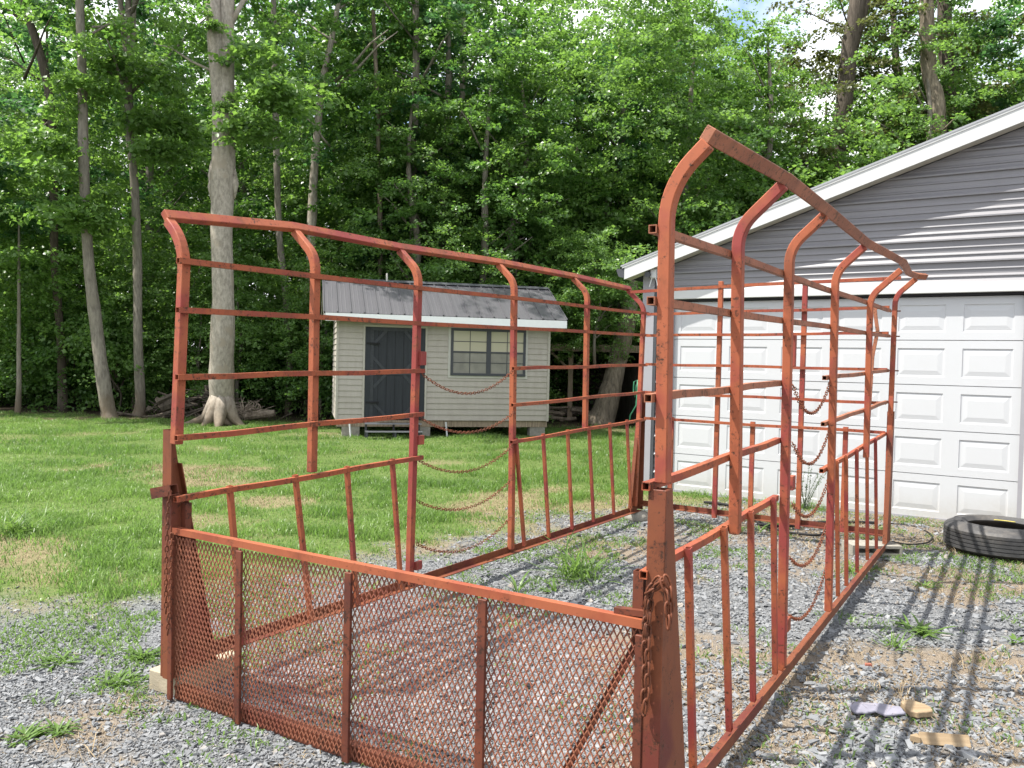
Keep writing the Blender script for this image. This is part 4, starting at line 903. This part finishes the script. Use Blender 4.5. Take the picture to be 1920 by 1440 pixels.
# ------------------------------------------------------------------ TREES
def crown_mesh(name, z0, z1, rad, nclump, per_clump, nleaf, mat, seed, leaf=.115, low=.6, droop=.25):
    r = np.random.default_rng(seed)
    # clumps: masses of foliage held out on limbs, with gaps between them
    u = r.random(nclump); cz = z0 + (z1 - z0) * u; ang = r.random(nclump) * 6.283
    shape = np.clip(np.minimum((low + (1 - low) * u * 2.2), np.sqrt(np.clip(1.12 - u, 0, 1)) * 1.25), .15, 1)
    rr = rad * shape * np.sqrt(.06 + .94 * r.random(nclump)); cx, cy = np.cos(ang) * rr, np.sin(ang) * rr
    ns = nclump * per_clump; ci = np.repeat(np.arange(nclump), per_clump); csz = (.55 + .55 * r.random(nclump))[ci] * min(1, rad / 2.2)
    off = r.normal(size=(ns, 3)) * np.array([.75, .75, .42]) * csz[:, None]
    S = np.stack([cx[ci], cy[ci], cz[ci]], 1) + off
    out = S[:, :2] - 0; nrm = np.linalg.norm(out, axis=1, keepdims=True) + 1e-6; out = out / nrm
    # sprays: flat fans of leaves, drooping outwards
    n = ns * nleaf; si = np.repeat(np.arange(ns), nleaf)
    a = r.random(n) * 6.283; q = np.sqrt(r.random(n)); sx = (.20 + .16 * r.random(ns))[si]
    lx, ly = np.cos(a) * q * sx * 1.5, np.sin(a) * q * sx
    tz = -droop * np.abs(lx) - .25 * lx + r.normal(size=n) * .06
    ox, oy = out[si, 0], out[si, 1]
    P = S[si] + np.stack([lx * ox - ly * oy, lx * oy + ly * ox, tz], 1)
    # leaf frames
    hd = np.arctan2(oy, ox) + r.normal(size=n) * 1.1; pit = -.35 + r.normal(size=n) * .5
    d = np.stack([np.cos(hd) * np.cos(pit), np.sin(hd) * np.cos(pit), np.sin(pit)], 1)
    up = np.stack([r.normal(size=n) * .55 + .25 * ox, r.normal(size=n) * .55 + .25 * oy, np.ones(n)], 1)
    sd = np.cross(d, up); sd /= np.linalg.norm(sd, axis=1, keepdims=True) + 1e-9; nm = np.cross(sd, d)
    l = leaf * (.6 + .7 * r.random(n))[:, None]; w = l * .46
    V = np.stack([P, P + d * l * .45 + sd * w + nm * l * .10, P + d * l, P + d * l * .45 - sd * w + nm * l * .10], 1).reshape(-1, 3)
    o4 = (np.arange(n) * 4)[:, None]; F = np.concatenate([o4 + [0, 1, 2], o4 + [0, 2, 3]], 1).ravel()
    tone = np.clip(.28 * r.random(nclump)[ci][si] + .3 * r.random(ns)[si] + .42 * r.random(n), 0, 1)
    return np_mesh(name, V, F, np.full(2 * n, 3), mat, dict(tone=np.repeat(tone, 4)))
def trunk_mb(pts, radii, seed=0, n=10, sub=4, rough=.05, limbs=()):
    rnd = random.Random(seed); P, Rr = [], []
    for i in range(len(pts) - 1):
        for k in range(sub):
            u = k / sub; p0, p1, p2, p3 = pts[max(i - 1, 0)], pts[i], pts[i + 1], pts[min(i + 2, len(pts) - 1)]
            P.append(.5 * ((2 * p1) + (p2 - p0) * u + (2 * p0 - 5 * p1 + 4 * p2 - p3) * u * u + (3 * p1 - p0 - 3 * p2 + p3) * u ** 3)); Rr.append((radii[i] * (1 - u) + radii[i + 1] * u) * (1 + rnd.uniform(-rough, rough)))
    P.append(pts[-1]); Rr.append(radii[-1]); m = MB(); m.tube(P, Rr, n)
    for lp, lr in limbs: m.tube(lp, lr, 7)
    return m
def limbs_for(z0, z1, rad, n, seed, top=None):
    rnd = random.Random(seed); out = []
    for k in range(n):
        z = z0 + (z1 - z0) * rnd.random(); a = rnd.uniform(0, 6.283); l = rad * rnd.uniform(.5, .95); d = Vector((math.cos(a), math.sin(a), rnd.uniform(.35, .9))); r0 = rnd.uniform(.025, .055)
        out.append(([Vector((0, 0, z)), Vector((0, 0, z)) + d * l * .35, Vector((0, 0, z)) + d * l * .7 + Vector((0, 0, .1)), Vector((0, 0, z)) + d * l], [r0, r0 * .8, r0 * .5, r0 * .2]))
    return out
CR = {}
def crown(key, *a, **k): CR[key] = crown_mesh('crown', *a, **k)
crown('tallA', 2.2, 13, 3.3, 50, 7, 60, M['leaf'], 1)
crown('tallB', 3.2, 14, 3.5, 50, 7, 60, M['leaf_deep'], 2, leaf=.135)
crown('tallC', 1.6, 12.5, 3.0, 50, 7, 60, M['leaf_pale'], 3, leaf=.10)
crown('high', 7.0, 15.5, 3.8, 24, 7, 55, M['leaf'], 4, low=.5)
crown('highB', 5.8, 14.5, 3.4, 24, 7, 55, M['leaf_pale'], 9, low=.5)
crown('olive', 3.0, 11.5, 2.4, 28, 7, 56, M['leaf_olive'], 5)
crown('youngA', .9, 6.5, 2.1, 34, 8, 56, M['leaf_pale'], 6, leaf=.10)
crown('youngB', .7, 5.6, 2.0, 34, 8, 56, M['leaf_pale'], 7, leaf=.10)
crown('sprig', -.5, .5, .9, 5, 6, 46, M['leaf_pale'], 12, leaf=.12, low=.9)
crown('bushA', .15, 2.6, 1.5, 18, 8, 50, M['leaf'], 8, leaf=.085, low=.9)
crown('bushB', .1, 1.9, 1.3, 16, 8, 50, M['leaf_pale'], 10, leaf=.085, low=.9)
T_ = []
def tree_from(label, pix, depth, key, bark_, group=None, crown_off=(0, 0, 0), crown_rot=0, crown_scale=1.0, name='tree', extra=None, top=16, limbs=5, lean_fix=None):
    """a trunk traced where it stands: pix = [(x, y, width in px)] from the foot upwards"""
    f0 = G(pix[0][0], pix[0][1]) if depth is None else None; y = f0.y if f0 else depth
    P = [atdepth(px, py, y) for px, py, w in pix]; P[0].z = min(P[0].z, -.05); rr = [w / 2 / FPX * y for _, _, w in pix]
    base = Vector((P[0].x, y, 0)); pts = [p - base for p in P]
    wob = random.Random(int(pix[0][0])); pts = [p + Vector((0, .0 if i == 0 else wob.uniform(-.12, .12), 0)) for i, p in enumerate(pts)]
    if pts[-1].z < top - 2:
        d = (pts[-1] - pts[-2]).normalized(); pts.append(pts[-1] + (d * .4 + Vector((0, 0, .6))) * (top - pts[-1].z)); rr.append(rr[-1] * .35)
    e = empty(name, base, 0, label=label, cat='tree', group=group)
    lm = [([q + Vector((pts[-1].x * .6, 0, 0)) for q in lp], lr) for lp, lr in limbs_for(top * .45, top * .8, 2.6, limbs, int(pix[0][0]))]
    m = trunk_mb(pts, rr, int(pix[0][0]), limbs=lm)
    if extra: extra(m, y, base)
    m.build('trunk', M[bark_], e, smooth=True, fixn=False)
    T_.append(e)
    if key:
        c = bpy.data.objects.new('crown', CR[key]); COL.objects.link(c); c.parent = e; c.location = Vector(crown_off) + Vector((pts[-1].x * .7, 0, 0)); c.rotation_euler = (0, 0, crown_rot); c.scale = (crown_scale,) * 3
    return e
def roots(m, y, base):
    for a, l, r in ((-2.95, .85, .11), (-2.0, .35, .12), (-1.35, .45, .13), (-.35, .45, .11), (1.6, .7, .15), (2.5, .8, .14)):
        d = Vector((math.cos(a), math.sin(a), 0)); m.tube([Vector((0, 0, .62)) + d * .10, Vector((0, 0, .32)) + d * .24, Vector((0, 0, .12)) + d * .40, d * .40 + d * l * .4 + Vector((0, 0, .0)), d * .40 + d * l * .9 + Vector((0, 0, -.09))], [.19, .17, r, r * .65, r * .35], 8)
def fork(m, y, base):
    roots(m, y, base)
    A = [atdepth(x, py, y) - base for x, py in ((420, 330), (424, 180), (425, 60), (428, -60), (432, -300), (440, -600))]; m.tube(A, [.17, .19, .17, .15, .12, .05], 10)
    B = [atdepth(x, py, y) - base for x, py in ((425, 60), (447, 18), (480, -40), (540, -180))]; m.tube(B, [.08, .06, .05, .02], 7)
    # burls half-way up
    for px, py, r in ((397, 350, .10), (440, 345, .10), (396, 330, .08)):
        c = atdepth(px, py, y) - base; m.tube([c + Vector((0, 0, -.35)), c, c + Vector((0, 0, .35))], [.02, r, .02], 8)
tree_from('thick pale forked trunk with flared roots at the lawn edge, left of the shed', [(415, 796, 56), (415, 770, 48), (417, 700, 45), (420, 560, 41), (417, 430, 40), (418, 345, 44), (416, 200, 38), (405, 60, 29), (400, -80, 25), (392, -300, 20)], None, 'high', 'bark_pale', crown_off=(.3, .3, .6), extra=fork, top=17)
tree_from('slim grey trunk with a curved foot, second from the thick pale one', [(207, 787, 40), (203, 770, 28), (190, 700, 25), (176, 600, 24), (168, 480, 20), (160, 300, 19), (153, 150, 17), (151, 0, 16), (150, -200, 14)], None, 'highB', 'bark_grey', crown_rot=1.2)
def forkB(m, y, base):
    A = [atdepth(x, py, y) - base for x, py in ((243, 200), (236, 90), (225, 0), (205, -160))]; m.tube(A, [.10, .08, .07, .03], 8)
    A = [atdepth(x, py, y) - base for x, py in ((243, 160), (250, 60), (253, -40), (262, -200))]; m.tube(A, [.07, .06, .05, .03], 8)
tree_from('thin pale trunk forking high up, between the curved trunk and the thick one', [(258, 780, 30), (262, 755, 20), (262, 640, 17), (254, 480, 16), (253, 350, 15), (245, 240, 15), (243, 150, 13), (240, 0, 11), (238, -200, 9)], None, 'high', 'bark_grey', crown_rot=2.2, extra=forkB, crown_off=(.4, .8, .4))
tree_from('dark slender trunk leaning left high up near the left border', [(118, 768, 20), (112, 640, 15), (106, 500, 14), (104, 380, 15), (96, 200, 15), (70, 90, 15), (45, 0, 14), (10, -180, 12)], 22.6, 'tallB', 'bark_dark', crown_rot=.6, crown_off=(-.5, 1, 1.2))
tree_from('short thin sapling stem at the far left of the lawn edge', [(33, 782, 12), (35, 720, 9), (34, 660, 8)], 21.5, 'youngA', 'bark_grey', top=5, crown_rot=2.0, limbs=0, crown_off=(-.6, .6, 1.2), name='sapling')
tree_from('thin straight trunk right of the thick pale one, mid wood', [(540, 770, 14), (543, 690, 12), (535, 560, 12), (525, 430, 12), (519, 270, 12), (515, 120, 11), (512, -100, 9)], 23.6, 'tallA', 'bark_grey', crown_rot=1.7, crown_off=(.4, 1.3, 2.0))
tree_from('pale crooked trunk behind the second far upright of the rack', [(578, 770, 18), (578, 640, 16), (583, 500, 16), (585, 400, 17), (590, 290, 15), (605, 160, 13), (625, 60, 10), (650, -100, 8)], 24.0, 'highB', 'bark_pale', crown_rot=.4, crown_off=(.3, 1.2, -1.5))
tree_from('straight brown trunk above the shed roof left of its middle', [(778, 700, 18), (777, 470, 15), (775, 340, 15), (777, 200, 15), (780, 80, 13), (776, -100, 11)], 24.6, 'tallB', 'bark_grey', crown_rot=2.6, crown_off=(0, 1.5, 1.0))
tree_from('thin reddish trunk above the shed roof, left of the straight brown one', [(714, 700, 9), (712, 400, 9), (711, 300, 8), (708, 190, 8), (700, 20, 7)], 24.4, None, 'bark_rough', top=12, limbs=2)
tree_from('slim pale trunk glimpsed in the bright gap above the shed', [(863, 640, 14), (864, 330, 12), (866, 220, 12), (868, 60, 10)], 27, 'tallA', 'bark_pale', crown_rot=.9, crown_off=(.6, 1.2, 2.5))
tree_from('big dark trunk rising behind the near rack corner, above the garage eave', [(1215, 700, 40), (1235, 420, 34), (1258, 250, 30), (1268, 140, 28), (1280, 20, 26), (1292, -160, 22)], 31.5, 'tallC', 'bark_dark', crown_rot=.2, crown_off=(.3, 1.0, .8))
def ivy_fork(m, y, base):
    A = [atdepth(x, py, y) - base for x, py in ((1600, 90), (1622, 10), (1660, -120))]; m.tube(A, [.17, .14, .08], 8)
tree_from('dark ivy-clad trunk over the middle of the garage roof slope', [(1560, 420, 32), (1572, 300, 30), (1583, 190, 30), (1594, 90, 30), (1605, 10, 28), (1620, -160, 22)], 27, 'olive', 'bark_dark', crown_rot=1.1, extra=ivy_fork, crown_off=(-.2, .5, 1.5))
tree_from('sunlit brown trunk standing highest on the garage roof line, at right', [(1762, 420, 34), (1757, 255, 30), (1745, 140, 26), (1736, 60, 25), (1730, -100, 22)], 26, 'olive', 'bark_rough', crown_rot=2.9, crown_off=(.3, 1.2, 3.2))
tree_from('dark trunk close behind the sunlit brown one above the garage roof', [(1790, 420, 30), (1778, 200, 26), (1774, 80, 25), (1776, -60, 24)], 28, 'high', 'bark_dark', crown_rot=.9, crown_off=(.5, .5, -1))
tree_from('pair of thin dark stems in the sky gap left of the sunlit brown trunk', [(1690, 330, 14), (1684, 210, 13), (1680, 120, 13), (1672, -40, 10)], 31, 'high', 'bark_dark', crown_rot=2.0)
e = tree_from('leaning rough-barked trunk between the shed and the garage', [(1122, 800, 66), (1134, 770, 46), (1148, 720, 40), (1160, 672, 36), (1174, 610, 34), (1184, 560, 28), (1190, 520, 12)], 22.4, 'tallC', 'bark_rough', top=4.0, limbs=0, crown_rot=2.2, crown_off=(-.2, .4, 1.0))
# low foliage of that tree hanging in front of the shelter is a crown of a young tree
def wood_tree(key, x, y, rot, scl, bark_, label, group, th=12, name='tree'):
    e = empty(name, (x, y, 0), rot, label=label, cat='tree' if name != 'shrub' else 'shrub', group=group); e.scale = (scl, scl, scl * random.uniform(.92, 1.1))
    c = bpy.data.objects.new('crown', CR[key]); COL.objects.link(c); c.parent = e
    tm = TR_.get((key, bark_))
    if tm is None:
        rnd = random.Random(len(TR_)); pts = [Vector((0, 0, -.1))] + [Vector((rnd.uniform(-.25, .25), rnd.uniform(-.25, .25), th * k / 4)) for k in range(1, 5)]; r0 = .016 * th
        zl = {'bush': (.2, 1.2)}.get(key[:4], (th * .2, th * .85)); o = trunk_mb(pts, [r0, r0 * .85, r0 * .7, r0 * .5, r0 * .15], len(TR_), n=8, limbs=limbs_for(zl[0], zl[1], th * .2, 9, len(TR_))).build('trunk', M[bark_], e, smooth=True, fixn=False); TR_[(key, bark_)] = o.data
    else: o = bpy.data.objects.new('trunk', tm); COL.objects.link(o); o.parent = e
    return e
TR_ = {}
rnd = random.Random(21)
def sprig(tree, px, py, sc_=1.0, dy=-.35):
    c = bpy.data.objects.new('leafy_bough', CR['sprig']); COL.objects.link(c); c.parent = tree; q = atdepth(px, py, tree.location.y + dy); c.location = q - tree.location; c.scale = (sc_, sc_, sc_); c.rotation_euler = (0, 0, px * .7)
    root = Vector((q.x, tree.location.y, q.z - .5)); 
for tr, lst in ((T_[1], ((118, 365, 1.25), (155, 130, 1.0), (185, 390, .8), (95, 240, 1.1))), (T_[0], ((395, 40, .35), (428, 192, .35), (490, 215, 1.0), (520, 150, 1.2))), (T_[2], ((290, 200, 1.3), (215, 100, 1.1), (320, 260, 1.0)))):
    for a, b, c_ in lst: sprig(tr, a, b, c_)
GT_ = 'trees of the dense wood behind lawn and garage'
n_ = 0
for row, (yy, dx, keys) in enumerate([(25.0, 3.0, ('tallA', 'tallC', 'tallB')), (29.5, 3.2, ('tallB', 'tallA', 'tallC')), (35.0, 3.6, ('tallA', 'tallB', 'tallC', 'high')), (42.0, 4.2, ('tallB', 'tallA', 'high'))]):
    x = -.66 * yy - 3
    while x < .66 * yy + 3:
        yj = yy + rnd.uniform(-1.3, 1.3) + (1.5 if x > 3 else 0); skip = (row == 0 and (x < -3.5 or .2 < x < 5.6))
        if not skip and not (row == 1 and 9.5 < x < 11.5) and not (row >= 2 and .30 < x / yj < .42):
            lowgap = row < 2 and .26 < x / yj < .38; big = 1.0 if row < 2 else 1.22
            wood_tree('tallC' if lowgap else rnd.choice(keys), x + rnd.uniform(-.9, .9), yj, rnd.uniform(0, 6.28), rnd.uniform(.62, .74) if lowgap else rnd.uniform(.85, 1.12) * big, rnd.choice(('bark_grey', 'bark_dark')), 'leafy green tree in the dense wood behind the lawn and garage', GT_)
        x += dx * rnd.uniform(.8, 1.2)
for x, y, k, sc_ in [(-2.9, 23.6, 'tallC', .72), (-.9, 23.2, 'tallA', .8), (.1, 24.4, 'tallC', .88), (3.3, 28.0, 'tallC', 1.0), (5.2, 25.6, 'tallA', 1.0), (7.6, 25.6, 'tallC', .9)]:
    wood_tree(k, x, y, rnd.uniform(0, 6.28), sc_, 'bark_grey', 'leafy green tree in the dense wood behind the lawn and garage', GT_)
x = -30.0
while x < 30:
    if not .30 < x / 38 < .40: wood_tree(rnd.choice(('youngA', 'youngB')), x, 38 + rnd.uniform(-5, 5), rnd.uniform(0, 6.28), rnd.uniform(1.7, 2.1), 'bark_dark', 'leafy green tree in the dense wood behind the lawn and garage', GT_, th=5)
    x += rnd.uniform(2.2, 3.2)
GU = 'young trees along the edge of the wood'
for x, y, k, s in [(-10.6, 23.4, 'youngA', .62), (-8.6, 23.0, 'youngB', .6), (-5.2, 22.8, 'youngA', .62), (-3.6, 22.6, 'youngB', .7), (-1.6, 22.4, 'youngA', .75), (-.2, 22.6, 'youngB', .7), (-15.5, 24, 'youngA', 1.1), (-13.8, 26.5, 'youngB', 1.0), (-11.6, 25.8, 'youngB', .95), (-9.2, 24.2, 'youngA', .9), (-7.6, 23.2, 'youngB', .75), (-5.9, 26.2, 'youngA', 1.15), (-4.2, 27.2, 'youngB', 1.25), (-2.4, 26.6, 'youngA', 1.2), (-.4, 26.0, 'youngB', 1.3), (.3, 26.6, 'youngA', 1.3),
                     (2.6, 28.6, 'youngB', 1.35), (5.9, 26.6, 'youngA', 1.45), (7.4, 24.6, 'youngB', 1.4), (9.6, 25.2, 'youngA', 1.4), (-17.5, 27, 'youngA', 1.3), (12, 26, 'youngB', 1.4), (15, 27, 'youngA', 1.5)]:
    wood_tree(k, x, y, rnd.uniform(0, 6.28), s, 'bark_grey', 'young bushy tree at the edge of the wood', GU, th=5)
GB_ = 'shrubs on the floor of the wood'
x = -19.0
while x < 1.5:
    wood_tree(rnd.choice(('bushA', 'bushB')), x, 23.2 + rnd.uniform(-.3, 3.8) + (.8 if -10.5 < x < -5 else 0), rnd.uniform(0, 6.28), rnd.uniform(.7, 1.25), 'bark_dark', 'leafy green shrub on the shaded floor of the wood', GB_, th=1.6, name='shrub'); x += rnd.uniform(.55, 1.05)
wood_tree('youngB', 2.15, 21.9, .5, .55, 'bark_grey', 'small leafy tree whose low boughs hang beside the leaning trunk', None, th=5).location.z = 1.62

# ------------------------------------------------------------------ brush heap and logs behind the thick trunk
bp = empty('brush_pile', atdepth(372, 760, 21.6) * 1, 0, label='heap of dead branches and roots behind the thick pale trunk', cat='brush pile'); bp.location.z = 0
m = MB()
for k in range(95):
    c = Vector((random.gauss(0, .75), random.gauss(0, .35), 0)); c.z = max(.03, (.75 - abs(c.x) * .35) * random.random()); a = random.uniform(0, 3.14); d = Vector((math.cos(a), .4 * math.sin(a), random.uniform(-.5, .5))) * random.uniform(.15, .55); r = random.choice((.01, .015, .02, .04, .07)); mid = c + Vector((random.uniform(-.08, .08),) * 3)
    MB().tube([c - d, mid, c + d], [r, r * .9, r * .5], 5).build('branch', M['bark_dark'], bp)
rp = empty('root_ball', atdepth(462, 765, 21.0), 0, label='tangle of pale dry roots right of the thick trunk', cat='root ball'); rp.location.z = 0
m = MB()
for k in range(90):
    a = random.uniform(.2, 2.9); p = Vector((random.gauss(0, .16), random.gauss(0, .2), random.uniform(.0, .3))); d = Vector((math.cos(a), random.uniform(-.5, .5), math.sin(a))) * random.uniform(.15, .45); MB().tube([p, p + d * .6, p + d + Vector((random.uniform(-.12, .12), 0, -.05))], [.017, .011, .005], 4).build('root', M['log'], rp)
P = atdepth(488, 765, 20.9); m = MB(); m.tube([(-.38, 0, .13), (-.1, 0, .17), (.2, .02, .2), (.36, .03, .23)], [.12, .11, .1, .085], 10); o = m.build('fallen_log', M['log']); o.location = (P.x, P.y, -.02); tag(o, 'short pale fallen log beside the dry roots', 'log')
P = atdepth(318, 765, 21.2); m = MB(); m.tube([(-.2, 0, .3), (.1, 0, .42), (.35, .1, .55)], [.19, .2, .17], 10); o = m.build('fallen_log', M['bark_dark']); o.location = (P.x, P.y, 0); tag(o, 'dark sawn stump leaning on the left end of the brush heap', 'log')
